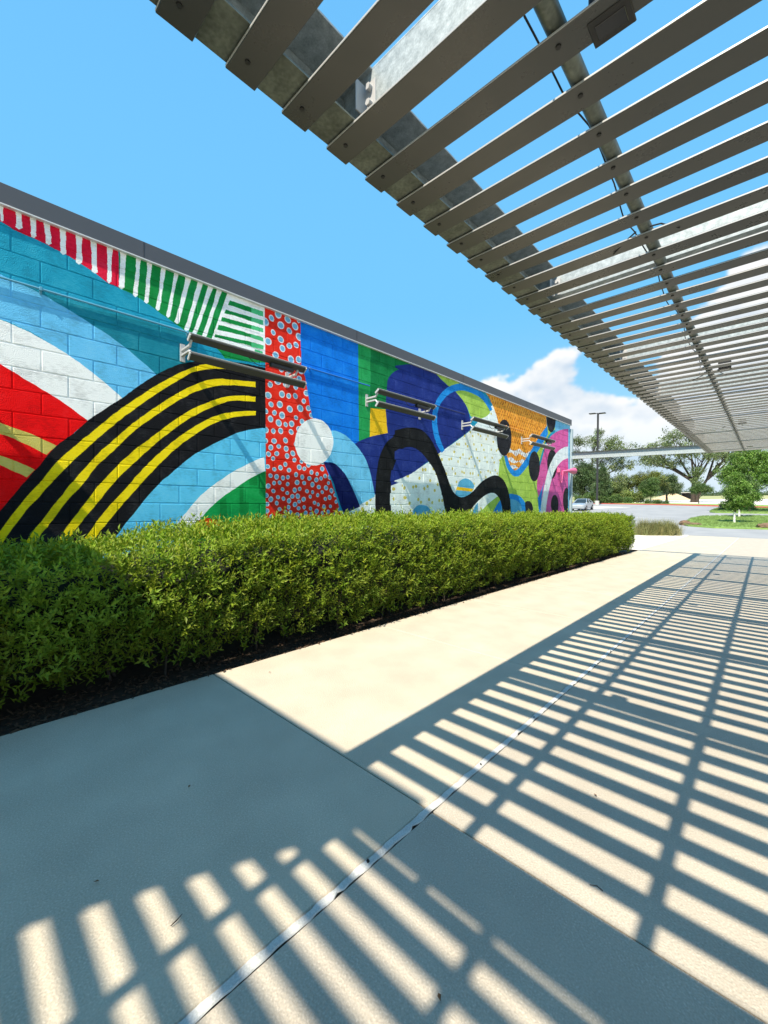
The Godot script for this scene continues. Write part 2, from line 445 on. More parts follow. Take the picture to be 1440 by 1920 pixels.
	paint("royal", [9.388,1.240,9.531,0.972,9.784,0.804,10.012,0.762,10.279,0.823,10.840,1.177,11.599,1.742,12.023,2.116,11.959,2.348,11.435,1.974,10.763,1.411,10.242,1.022,9.957,0.911,9.718,1.015,9.534,1.262])
	paint("corner_blue", [12.517,2.712,13.877,2.698,13.884,2.430,12.529,2.180])
	paint("pink", [13.614,2.478,13.178,2.404,12.801,2.305,12.439,2.169,12.136,2.008,11.846,1.717,11.607,1.321,11.375,0.935,11.303,0.599,11.322,0.433,11.403,0.268,11.600,-0.406,13.687,-0.454])
	paint("royal", [11.823,0.756,11.643,0.307,11.598,-0.304,11.477,-0.302,11.373,0.234,11.584,0.441])
	paint("charcoal", [9.766,1.731,9.748,1.588,9.694,1.455,9.610,1.346,9.504,1.272,9.388,1.240,9.273,1.251,9.171,1.304,9.090,1.393,9.038,1.509,9.019,1.641,9.035,1.777,9.084,1.905,9.162,2.013,9.263,2.090,9.377,2.129,9.493,2.125,9.600,2.077,9.687,1.989,9.744,1.870])
	paint("charcoal", [11.483,1.129,11.467,0.997,11.416,0.875,11.336,0.777,11.236,0.713,11.125,0.687,11.015,0.702,10.916,0.756,10.838,0.843,10.787,0.954,10.768,1.078,10.783,1.205,10.830,1.323,10.905,1.420,11.001,1.488,11.110,1.519,11.221,1.509,11.324,1.459,11.407,1.373,11.462,1.259])
	paint("charcoal", [12.731,1.287,12.715,1.150,12.663,1.024,12.580,0.922,12.476,0.855,12.361,0.828,12.247,0.843,12.144,0.898,12.063,0.988,12.010,1.102,11.989,1.231,12.004,1.363,12.053,1.485,12.130,1.586,12.230,1.656,12.343,1.688,12.459,1.679,12.565,1.627,12.652,1.539,12.709,1.421])
	paint("charcoal", [12.582,2.651,12.568,2.519,12.522,2.395,12.449,2.292,12.356,2.221,12.254,2.187,12.152,2.194,12.060,2.240,11.987,2.320,11.939,2.426,11.921,2.548,11.934,2.675,11.977,2.795,12.046,2.897,12.136,2.971,12.236,3.009,12.339,3.007,12.434,2.965,12.511,2.886,12.562,2.777])
	paint("charcoal", [11.070,-0.099,11.055,-0.174,11.011,-0.241,10.940,-0.293,10.852,-0.326,10.755,-0.335,10.659,-0.322,10.573,-0.287,10.505,-0.234,10.461,-0.168,10.445,-0.096,10.459,-0.024,10.500,0.041,10.567,0.094,10.652,0.128,10.747,0.141,10.845,0.130,10.934,0.097,11.006,0.044,11.053,-0.024])
	paint("charcoal", [12.870,0.058,12.857,-0.032,12.817,-0.113,12.752,-0.177,12.671,-0.218,12.581,-0.231,12.491,-0.216,12.411,-0.175,12.347,-0.111,12.305,-0.032,12.289,0.055,12.301,0.143,12.340,0.222,12.401,0.286,12.480,0.328,12.569,0.344,12.659,0.332,12.742,0.292,12.809,0.229,12.853,0.148])
	paint("charcoal", [13.795,0.197,13.784,0.073,13.745,-0.040,13.684,-0.129,13.605,-0.185,13.518,-0.204,13.431,-0.184,13.352,-0.127,13.289,-0.040,13.247,0.070,13.231,0.190,13.241,0.311,13.278,0.421,13.337,0.510,13.413,0.568,13.499,0.590,13.587,0.574,13.668,0.520,13.733,0.433,13.777,0.322])
	paint("arch_white", [13.628,1.912,13.192,1.833,12.632,1.602,12.195,1.229,11.946,0.866,11.746,0.445,11.591,0.035,11.543,-0.405,11.904,-0.413,11.947,-0.033,12.043,0.245,12.166,0.528,12.421,0.944,12.778,1.236,13.201,1.445,13.637,1.541])
	paint("corner_blue", [13.597,2.770,14.087,2.767,14.178,-0.662,13.682,-0.645])
	paint("arch_blue", [7.271,0.204,7.323,0.343,7.420,0.510,7.638,0.596,7.874,0.561,8.031,0.444,7.949,0.323,7.734,0.213,7.481,0.132])
	paint("sun_yellow", [7.314,0.335,7.345,0.404,7.997,0.385,7.925,0.314])
	paint("arch_blue", [6.485,-0.196,6.469,-0.262,6.424,-0.320,6.353,-0.365,6.265,-0.393,6.170,-0.400,6.076,-0.387,5.992,-0.355,5.927,-0.307,5.885,-0.250,5.871,-0.187,5.885,-0.124,5.926,-0.068,5.991,-0.023,6.075,0.007,6.168,0.017,6.264,0.008,6.352,-0.022,6.423,-0.069,6.469,-0.129])
	paint("royal", [8.814,-0.230,8.981,-0.033,9.210,0.141,9.510,0.278,9.888,0.310,10.288,0.248,10.569,0.094,10.648,-0.385,8.815,-0.342])
	paint("arch_blue", [9.157,-0.350,9.271,-0.004,9.698,0.162,10.087,0.142,10.360,0.014,10.435,-0.380])
	paint("arch_blue", [7.786,-0.319,8.075,-0.006,8.185,0.075,8.188,-0.328])
	paint("wave_black", [4.918,-0.489,4.913,-0.112,4.913,0.263,4.956,0.641,5.048,0.913,5.258,1.166,5.550,1.352,5.859,1.446,6.187,1.429,6.465,1.266,6.683,1.026,6.911,0.722,7.133,0.377,7.313,0.233,7.566,0.186,7.919,0.296,8.291,0.528,8.687,0.681,9.000,0.734,9.330,0.660,9.585,0.433,9.743,0.072,9.837,-0.722,9.370,-0.700,9.317,-0.095,9.203,0.150,9.006,0.281,8.794,0.313,8.490,0.244,8.106,0.061,7.743,-0.209,7.318,-0.603,6.996,-0.588,6.876,0.052,6.612,0.624,6.360,0.859,6.121,1.017,5.859,1.082,5.611,1.028,5.402,0.849,5.304,0.587,5.276,0.313,5.293,-0.507])
	paint("polka_red", [2.839,2.713,3.398,2.691,3.405,2.319,3.413,2.171,3.421,1.948,3.475,1.847,3.575,1.408,3.631,1.224,3.755,0.769,3.955,0.383,4.164,-0.156,4.329,-0.618,2.841,-0.522,2.859,-0.202,2.849,1.739], "polka")
	paint("dark_navy", [3.804,0.645,4.016,0.651,4.239,0.505,4.425,0.231,4.561,-0.019,4.237,-0.135,3.927,-0.239,4.214,-0.135,4.102,0.101,3.993,0.371])
	paint("arch_blue2", [3.847,1.097,3.996,1.144,4.172,1.122,4.380,1.026,4.621,0.836,4.773,0.592,4.876,0.262,4.897,0.150,4.551,0.006,4.387,0.283,4.239,0.487,4.038,0.636,3.804,0.645])
	paint("circle_white", [4.000,0.965,3.990,0.884,3.962,0.806,3.918,0.734,3.861,0.673,3.792,0.625,3.718,0.594,3.641,0.580,3.565,0.583,3.495,0.603,3.432,0.638,3.381,0.687,3.343,0.746,3.320,0.814,3.313,0.887,3.321,0.961,3.345,1.034,3.383,1.103,3.435,1.163,3.497,1.212,3.568,1.248,3.644,1.268,3.721,1.271,3.795,1.257,3.863,1.225,3.920,1.177,3.963,1.116,3.991,1.044])

# ---------------------------------------------------------------- sky
# how high the bank of cumulus stands, in radians, all round the horizon
func bank_height(az: float) -> float:
	var one := smoothstep(-0.72, -0.56, az) * smoothstep(2.3, 0.9, az)
	var dip := exp(-pow((az + 0.24) / 0.09, 2.0))
	var two := smoothstep(0.5, 1.0, sin(az * 0.5 + 1.9) * -1.0)
	return 0.03 + 0.30 * one - 0.07 * dip + 0.15 * smoothstep(-0.2, 0.02, az) * smoothstep(2.0, 0.9, az) + 0.25 * two

func sky_image() -> Image:
	var w := 2048
	var h := 1024
	var im := Image.create(w, h, false, Image.FORMAT_RGBF)
	var puff := noise(1.0, 6, 11)
	puff.fractal_gain = 0.52
	var big := noise(0.9, 3, 29)
	var wisp := noise(1.0, 5, 43)
	var top := Color(0.15, 0.50, 0.98)
	var mid := Color(0.195, 0.61, 1.02)
	var low := Color(0.48, 0.82, 1.02)
	for y in h:
		var el := (0.5 - (y + 0.5) / h) * PI
		if el < -0.03:
			im.fill_rect(Rect2i(0, y, w, h - y), Color(0.30, 0.32, 0.32))
			break
		var e := maxf(el, 0.0)
		var base := low.lerp(mid, smoothstep(0.0, 0.45, e)).lerp(top, smoothstep(0.35, 1.3, e))
		var ce := cos(el)
		for x in w:
			var az := wrapf((x + 0.5) / w * TAU, -PI, PI)
			var d := Vector3(sin(az) * ce, sin(el), -cos(az) * ce)
			var c := base
			if e < 1.1:
				# heaps of cumulus: a bank whose tops rise and fall round the horizon
				var p := d * 3.4
				var q := Vector3(p.x, p.y * 1.5, p.z)
				var f := puff.get_noise_3d(q.x, q.y, q.z) + 0.42 * puff.get_noise_3d(q.x * 3.1 + 9.0, q.y * 3.1, q.z * 3.1)
				var lift := big.get_noise_3d(d.x * 1.3 + 2.0, 0.0, d.z * 1.3) * 0.16
				var bank := bank_height(az) + lift * 0.22
				var dens := smoothstep(0.0, 0.075, f * 0.40 + (bank - e) * 2.4)
				if dens > 0.0:
					var f2 := puff.get_noise_3d(q.x * 1.02 + 0.03, q.y * 1.02 + 0.16, q.z * 1.02) + 0.42 * puff.get_noise_3d(q.x * 3.1 + 9.05, q.y * 3.1 + 0.3, q.z * 3.1)
					var lit := clampf(0.74 + (f - f2) * 1.3 + (e - bank) * 0.5, 0.0, 1.0)
					var body := Color(0.62, 0.74, 0.88).lerp(Color(1.06, 1.06, 1.05), lit)
					body = body.lerp(Color(0.80, 0.90, 0.99), smoothstep(0.22, 0.0, e) * 0.5)
					c = c.lerp(body, dens * lerpf(0.72, 0.97, smoothstep(0.05, 0.2, e)))
				var ww := wisp.get_noise_3d(d.x * 2.0 / (e + 0.25), e * 6.0, d.z * 2.0 / (e + 0.25))
				c = c.lerp(Color(0.9, 0.95, 1.0), smoothstep(0.12, 0.6, ww) * 0.35 * smoothstep(0.9, 0.2, e) * smoothstep(-0.3, 0.9, sin(az)))
			im.set_pixel(x, y, c)
	return im

# ---------------------------------------------------------------- foliage
func leaf_fold(b: MB, t: Transform3D, l: float, w: float) -> void:
	var base := t * Vector3(0, 0, 0)
	var m1 := t * Vector3(0, -0.05 * l, l * 0.45)
	var tip := t * Vector3(0, -0.16 * l, l)
	var e1 := t * Vector3(w * 0.5, 0.10 * w, l * 0.42)
	var e2 := t * Vector3(-w * 0.5, 0.10 * w, l * 0.42)
	var up := t.basis.y
	b.tri(base, e1, m1, up); b.tri(base, m1, e2, up)
	b.tri(m1, e1, tip, up); b.tri(m1, tip, e2, up)

# a shoot of leaves: stem up the y axis
func sprig(sd: int, l: float, n: int) -> ArrayMesh:
	var r := RandomNumberGenerator.new()
	r.seed = sd
	var b := MB.new()
	for k in n:
		var f := float(k) / n
		var ang := k * 2.4 + r.randf() * 0.6
		var tilt := lerpf(1.05, 0.25, f) + r.randf_range(-0.35, 0.35)
		var bs := Basis(Vector3.UP, ang) * Basis(Vector3.RIGHT, -(PI * 0.5 - tilt) * 0.9) * Basis(Vector3.BACK, r.randf_range(-0.5, 0.5))
		var ll := l * r.randf_range(0.7, 1.1)
		leaf_fold(b, Transform3D(bs, Vector3(r.randfn() * 0.006, l * 2.3 * f, r.randfn() * 0.006)), ll, ll * r.randf_range(0.30, 0.40))
	return b.mesh()

# a tuft of small tree leaves, about one metre across
func tuft(sd: int, n: int, leaf: float) -> ArrayMesh:
	var r := RandomNumberGenerator.new()
	r.seed = sd
	var b := MB.new()
	for k in n:
		var p := Vector3(r.randfn(), r.randfn() * 0.8, r.randfn()) * 0.24
		var bs := Basis(Vector3(r.randfn(), r.randfn(), r.randfn()).normalized(), r.randf() * TAU)
		bs = bs.slerp(Basis(), 0.35) if r.randf() < 0.5 else bs
		var s := leaf * r.randf_range(0.6, 1.3)
		var q := [bs * Vector3(0, 0, s), bs * Vector3(s * 0.45, 0, 0), bs * Vector3(0, 0, -s), bs * Vector3(-s * 0.45, 0, 0)]
		b.tri(p + q[0], p + q[1], p + q[2], bs.y); b.tri(p + q[0], p + q[2], p + q[3], bs.y)
	return b.mesh()

var tufts: Array = []

func limb(b: MB, p0: Vector3, p1: Vector3, r0: float, r1: float, bend: float, sides := 6) -> Array:
	var pts: Array = []
	var rad: Array = []
	var side := Vector3(rng.randfn(), 0.3 * rng.randfn(), rng.randfn()) * bend
	for k in 6:
		var t := k / 5.0
		pts.append(p0.lerp(p1, t) + side * sin(t * PI) + Vector3.UP * bend * 0.6 * sin(t * PI))
		rad.append(lerpf(r0, r1, pow(t, 0.8)))
	b.tube(pts, rad, sides, false)
	return pts

# blobs: [centre, radius] pairs of a crown; n tufts spread through them
func tree(called: String, label: String, at_: Vector3, trunk_top: float, trunk_r: float, blobs: Array, n: int, tuft_size: float, leafmat: StandardMaterial3D, category := "tree", group := "trees beyond the parking lot", which := 0, hollow := 0.35, limbs := true) -> Node3D:
	var o := thing(called, label, category, group)
	o.position = at_
	var b := MB.new()
	if trunk_top > 0.0:
		limb(b, Vector3(0, -0.2, 0), Vector3(rng.randfn() * 0.05, trunk_top, rng.randfn() * 0.05), trunk_r * 1.25, trunk_r * 0.75, trunk_top * 0.02, 9)
		if limbs:
			for bl in blobs:
				var e: Vector3 = bl[0]
				var pts := limb(b, Vector3(0, trunk_top * rng.randf_range(0.75, 1.0), 0), e, trunk_r * 0.5, trunk_r * 0.1, e.length() * 0.05)
				for j in 3:
					var s: Vector3 = pts[2 + j]
					limb(b, s, e + Vector3(rng.randfn(), rng.randfn() * 0.6, rng.randfn()) * bl[1] * 0.6, trunk_r * 0.2, trunk_r * 0.05, 0.1, 5)
		build(b, "trunk", M.bark, o)
	var xf: Array = []
	var cols: Array = []
	var total := 0.0
	for bl in blobs: total += pow(bl[1], 2.2)
	for bl in blobs:
		var c: Vector3 = bl[0]
		var rr: float = bl[1]
		var flat: float = bl[2] if bl.size() > 2 else 0.85
		var tone := rng.randf_range(0.8, 1.2)
		for k in int(n * pow(rr, 2.2) / total) + 1:
			var d := Vector3(rng.randfn(), rng.randfn(), rng.randfn()).normalized()
			var q := d * rr * lerpf(hollow, 1.05, pow(rng.randf(), 0.6)) * (0.82 + 0.3 * sin(d.x * 5.0 + d.z * 4.0 + rr) * sin(d.y * 6.0 + c.x))
			q.y *= flat
			var s := tuft_size * rng.randf_range(0.65, 1.35)
			xf.append(Transform3D(Basis.from_euler(Vector3(rng.randf() * TAU, rng.randf() * TAU, 0)).scaled(Vector3.ONE * s), c + q))
			var g := tone * rng.randf_range(0.7, 1.3)
			cols.append(Color(g * rng.randf_range(0.9, 1.12), g, g * rng.randf_range(0.8, 1.1)))
	many(tufts[which], xf, "crown", leafmat, o, cols)
	return o

func leaf_mat(r: float, g: float, b: float, back := 0.35, rough := 0.55) -> StandardMaterial3D:
	var m := mat(r, g, b, rough)
	m.vertex_color_use_as_albedo = true
	m.cull_mode = BaseMaterial3D.CULL_DISABLED
	m.backlight_enabled = true
	m.backlight = Color(r * 1.2, g * 1.25, b * 0.8).linear_to_srgb() * back * 2.0
	return m

# ---------------------------------------------------------------- scene
const CANOPY_TURN := 0.01708
const PITCH := 0.1977

func _ready() -> void:
	rng.seed = 20240717
	# camera
	var cam := Camera3D.new()
	cam.name = "camera"
	cam.fov = 102.39
	cam.near = 0.05
	cam.far = 4000.0
	cam.rotation = Vector3(-0.020723, 0.767492, 0.0)
	add_child(cam)
	cam.current = true
	# sky
	var env := Environment.new()
	env.background_mode = Environment.BG_SKY
	var sky := Sky.new()
	var pano := PanoramaSkyMaterial.new()
	pano.panorama = ImageTexture.create_from_image(sky_image())
	pano.energy_multiplier = 0.57
	sky.sky_material = pano
	env.sky = sky
	env.ambient_light_source = Environment.AMBIENT_SOURCE_SKY
	env.tonemap_mode = Environment.TONE_MAPPER_LINEAR
	env.tonemap_exposure = 1.75
	env.sdfgi_enabled = true
	env.ssao_enabled = true
	env.ssil_enabled = true
	var we := WorldEnvironment.new()
	we.name = "world"
	we.environment = env
	add_child(we)
	# sun: high, behind the camera and a little to its right, so that it only grazes the painted wall
	var sun := DirectionalLight3D.new()
	sun.name = "sun"
	sun.light_energy = 1.6
	sun.light_color = Color(1.0, 0.945, 0.86)
	sun.light_angular_distance = 0.5
	sun.shadow_enabled = true
	add_child(sun)
	sun.look_at_from_position(Vector3(0.166, 1, 0.716) * 20.0, Vector3.ZERO, Vector3.RIGHT)

	materials()
	ground()
	walkway()
	paint_mural()
	building()
	canopy()
	rear_roof()
	hedge()
	background_trees()
	lot_objects()
	small_things()

func materials() -> void:
	M.concrete = triplanar(mat(1, 1, 1, 0.85), 0.36)
	M.concrete.albedo_texture = grain_texture(1024, srgb("aaa294"), srgb("bab2a3"), 0.005, 0.35, 0.13, 3, 0.3)
	M.concrete.normal_enabled = true
	M.concrete.normal_texture = bump_texture(1024, 0.25, 2.0, 9, 3)
	M.concrete.normal_scale = 0.35
	M.concrete_pale = M.concrete.duplicate()
	M.concrete_pale.albedo_color = Color(1.04, 1.05, 1.06)
	M.concrete_dim = M.concrete.duplicate()
	M.concrete_dim.albedo_color = Color(0.95, 0.955, 0.95)
	M.sealant = triplanar(mat(0.80, 0.80, 0.79, 0.95), 1.7)
	M.sealant.albedo_texture = grain_texture(256, srgb("c2c4c2"), srgb("e2e3e0"), 0.02, 0.3, 0.16, 21)
	M.asphalt = triplanar(mat(1, 1, 1, 0.9), 0.12)
	M.asphalt.albedo_texture = grain_texture(512, srgb("85888c"), srgb("989a9c"), 0.006, 0.4, 0.06, 5)
	M.paving = triplanar(mat(1, 1, 1, 0.9), 0.2)
	M.paving.albedo_texture = grain_texture(256, srgb("b5b3ab"), srgb("c6c3b9"), 0.01, 0.4, 0.05, 6)
	M.grass = triplanar(mat(1, 1, 1, 0.95), 0.35)
	M.grass.albedo_texture = grain_texture(512, srgb("5f7f3a"), srgb("93ae5c"), 0.012, 0.3, 0.12, 7)
	M.field = triplanar(mat(1, 1, 1, 0.95), 0.03)
	M.field.albedo_texture = grain_texture(512, srgb("7d8a55"), srgb("b8ac82"), 0.006, 0.2, 0.08, 8)
	M.gravel = triplanar(mat(1, 1, 1, 0.95), 0.1)
	M.gravel.albedo_texture = grain_texture(256, srgb("cfcac0"), srgb("e2ddd2"), 0.02, 0.4, 0.06, 12)
	M.soil = triplanar(mat(1, 1, 1, 0.95), 1.2)
	M.soil.albedo_texture = grain_texture(512, srgb("2c241c"), srgb("4a3d30"), 0.03, 0.3, 0.16, 13)
	M.sand = triplanar(mat(1, 1, 1, 0.95), 0.2)
	M.sand.albedo_texture = grain_texture(256, srgb("b89f7c"), srgb("d0b996"), 0.02, 0.3, 0.05, 14)
	M.stone = triplanar(mat(1, 1, 1, 0.9), 0.9)
	M.stone.albedo_texture = grain_texture(256, srgb("574436"), srgb("8d745b"), 0.02, 0.2, 0.10, 15)
	M.stone.normal_enabled = true
	M.stone.normal_texture = bump_texture(256, 0.04, 6.0, 16)
	M.bark = triplanar(mat(1, 1, 1, 0.9), 0.5)
	M.bark.albedo_texture = grain_texture(256, srgb("2e2721"), srgb("50463c"), 0.03, 0.2, 0.10, 17)
	M.wrap = mat(0.72, 0.70, 0.65, 0.8)
	M.bronze = mat(0.070, 0.072, 0.070, 0.30, 0.25)
	M.bronze = triplanar(M.bronze, 1.5)
	M.bronze.roughness_texture = grain_texture(256, srgb("8a8a8a"), srgb("c8c8c8"), 0.012, 0.2, 0.08, 18)
	M.bronze.roughness = 0.46
	M.bronze_c = M.bronze.duplicate()
	M.bronze_c.albedo_color = Color(0.058, 0.060, 0.060).linear_to_srgb()
	M.bronze_b = M.bronze.duplicate()
	M.bronze_b.albedo_color = Color(0.082, 0.082, 0.077).linear_to_srgb()
	M.galv = triplanar(mat(1, 1, 1, 0.5, 0.3), 2.2)
	M.galv.albedo_texture = grain_texture(512, srgb("8d989c"), srgb("bcc6ca"), 0.02, 0.1, 0.12, 19)
	M.galv_dark = triplanar(mat(1, 1, 1, 0.45, 0.5), 2.2)
	M.galv_dark.albedo_texture = grain_texture(256, srgb("50554e"), srgb("747a70"), 0.02, 0.1, 0.10, 20)
	M.slat_glint = mat(0.50, 0.51, 0.52, 0.35, 0.3)  # pale colour for the sun glint painted along the slats
	M.fascia = triplanar(mat(0.075, 0.08, 0.095, 0.5, 0.1), 0.6)
	M.drip = mat(0.62, 0.64, 0.66, 0.45, 0.2)
	M.white_metal = mat(0.46, 0.47, 0.48, 0.5, 0.15)
	M.dark_metal = mat(0.03, 0.03, 0.032, 0.45, 0.2)
	M.black = mat(0.012, 0.012, 0.013, 0.5)
	M.grey_bar = mat(0.042, 0.042, 0.04, 0.5, 0.1)
	M.cable = mat(0.015, 0.015, 0.018, 0.5)
	M.blue_cable = mat(0.02, 0.03, 0.25, 0.5)
	M.light_lens = mat(0.02, 0.021, 0.024, 0.12)
	M.pink = mat(0.62, 0.12, 0.27, 0.6)
	M.steel_blue = mat(0.36, 0.45, 0.50, 0.5, 0.2)
	M.roof = mat(0.35, 0.35, 0.34, 0.8)
	M.kerb_red = triplanar(mat(1, 1, 1, 0.8), 0.3)
	M.kerb_red.albedo_texture = grain_texture(128, srgb("b4493c"), srgb("cc6a58"), 0.03, 0.3, 0.08, 22)
	M.car_paint = mat(0.50, 0.53, 0.56, 0.25, 0.6)
	M.car_paint.clearcoat_enabled = true
	M.glass_dark = mat(0.02, 0.03, 0.035, 0.08)
	M.tyre = mat(0.015, 0.015, 0.015, 0.85)
	M.rim = mat(0.5, 0.5, 0.52, 0.3, 0.8)
	M.lamp_red = mat(0.4, 0.02, 0.02, 0.25)
	M.litter = mat(0.16, 0.075, 0.03, 0.85)
	M.litter.cull_mode = BaseMaterial3D.CULL_DISABLED
	M.hedge_leaf = leaf_mat(0.19, 0.285, 0.022, 0.55, 0.5)
	M.hedge_leaf.metallic_specular = 0.35
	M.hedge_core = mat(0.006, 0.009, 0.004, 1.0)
	M.leaf_light = leaf_mat(0.15, 0.20, 0.08, 0.55)
	M.leaf_dark = leaf_mat(0.06, 0.105, 0.036, 0.4)
	M.leaf_mid = leaf_mat(0.07, 0.13, 0.03, 0.4)
	M.leaf_yellow = leaf_mat(0.115, 0.15, 0.03, 0.4)
	M.leaf_lime = leaf_mat(0.17, 0.22, 0.06, 0.5)
	M.leaf_bright = leaf_mat(0.12, 0.22, 0.035, 0.5)
	M.turf_blade = leaf_mat(0.15, 0.235, 0.06, 0.4, 0.8)
	M.blade = leaf_mat(0.20, 0.22, 0.09, 0.4, 0.7)
	for k in 3: tufts.append(tuft(100 + k, [46, 70, 34][k], [0.13, 0.10, 0.15][k]))

# ---------------------------------------------------------------- the ground
func ground() -> void:
	var t := Node3D.new()
	t.name = "ground"
	add_child(t)
	tag(t, "", "", "", "structure")
	sheet(PackedVector2Array([Vector2(-1500, -300), Vector2(1500, -300), Vector2(1500, 1600), Vector2(-1500, 1600)]), -0.16, "field", M.field, t)
	var road := sheet(PackedVector2Array([Vector2(-70, 28.6), Vector2(-4.6, 28.6), Vector2(-4.4, 28.4), Vector2(40, 27.9), Vector2(40, 38), Vector2(13, 57), Vector2(-1.1, 66.3), Vector2(-4.7, 69.1), Vector2(-16.5, 77.1), Vector2(-30, 87), Vector2(-70, 116)]), -0.03, "parking_lot", M.asphalt, self)
	tag(road, "grey parking lot and drive beyond the walkway", "", "", "structure")
	var pad := sheet(PackedVector2Array([Vector2(-30, 74), Vector2(-15, 66), Vector2(-21, 57), Vector2(-44, 62), Vector2(-52, 90)]), -0.025, "parking_bay", M.paving, self)
	tag(pad, "", "", "", "structure")
	for k in 6:
		var x := -31.0 + k * 2.75
		sheet(PackedVector2Array([Vector2(x, 61.0 + k * 0.1), Vector2(x + 0.11, 61.0 + k * 0.1), Vector2(x + 1.51, 66.2 + k * 0.1), Vector2(x + 1.4, 66.2 + k * 0.1)]), -0.018, "bay_line", M.sealant, road)
	var gravel := sheet(PackedVector2Array([Vector2(-23, 100), Vector2(-16, 84), Vector2(-4.0, 76), Vector2(14, 70), Vector2(80, 70), Vector2(80, 150), Vector2(10, 165), Vector2(-34, 165)]), -0.1, "gravel_yard", M.gravel, self)
	tag(gravel, "", "", "", "structure")
	var bank := sheet(PackedVector2Array([Vector2(-24, 83.5), Vector2(-16.4, 77.6), Vector2(-4.7, 69.6), Vector2(12, 58), Vector2(14, 66), Vector2(-3, 77), Vector2(-13, 88), Vector2(-22, 95)]), 0.02, "verge", M.grass, self)
	tag(bank, "", "", "", "structure")
	var kb := Node3D.new()
	kb.name = "kerb"
	add_child(kb)
	tag(kb, "", "", "", "structure")
	var line := [Vector2(-70, 116), Vector2(-30, 87), Vector2(-16.5, 77.1), Vector2(-4.7, 69.1), Vector2(-1.1, 66.3), Vector2(13, 57), Vector2(40, 38)]
	for k in line.size() - 1:
		var a: Vector2 = line[k]
		var c: Vector2 = line[k + 1]
		var nn := (c - a).orthogonal().normalized() * 0.30
		if nn.y < 0: nn = -nn
		sheet(PackedVector2Array([a, c, c + nn, a + nn]), 0.13, "kerb_run", M.kerb_red, kb, 0.2)
	var islands := [
		[PackedVector2Array([Vector2(-5.05, 36.2), Vector2(-4.6, 35.0), Vector2(-3.1, 34.1), Vector2(-0.5, 34.4), Vector2(6, 34.9), Vector2(14, 35.4), Vector2(14, 49.5), Vector2(-1, 48.5), Vector2(-4.6, 47.0), Vector2(-5.4, 44.5), Vector2(-5.3, 39)]), "front grass island"],
		[PackedVector2Array([Vector2(-5.4, 54.7), Vector2(-4.8, 53.4), Vector2(-0.9, 53.0), Vector2(12, 53.6), Vector2(9, 58), Vector2(-1.2, 64.2), Vector2(-4.6, 66), Vector2(-5.6, 63)]), "rear grass island"]]
	for i in islands:
		var isl := Node3D.new()
		isl.name = "grass_island"
		add_child(isl, true)
		tag(isl, "", "", "", "structure")
		var p: PackedVector2Array = smooth(i[0], 3)
		sheet(p, 0.06, "turf", M.grass, isl, 0.2)
		var xf: Array = []
		var cols: Array = []
		var tri := MB.new()
		for k in 5:
			var x := (k - 2) * 0.02
			tri.tri(Vector3(x - 0.007, 0, 0), Vector3(x + 0.007, 0, 0), Vector3(x * 2.1, 0.11, 0.02 * (k % 2)), Vector3.BACK)
		for k in 9000:
			var q := Vector2(rng.randf_range(-5.6, 6.0), rng.randf_range(i[0][2].y - 2.0, i[0][2].y + 14.5))
			if not inside(q, p): continue
			xf.append(Transform3D(Basis(Vector3.UP, rng.randf() * TAU).scaled(Vector3.ONE * rng.randf_range(0.6, 1.3)), at(q.x, q.y, 0.055)))
			var g := rng.randf_range(0.7, 1.2)
			cols.append(Color(g, g, g))
		many(tri.mesh(), xf, "grass", M.turf_blade, isl, cols)

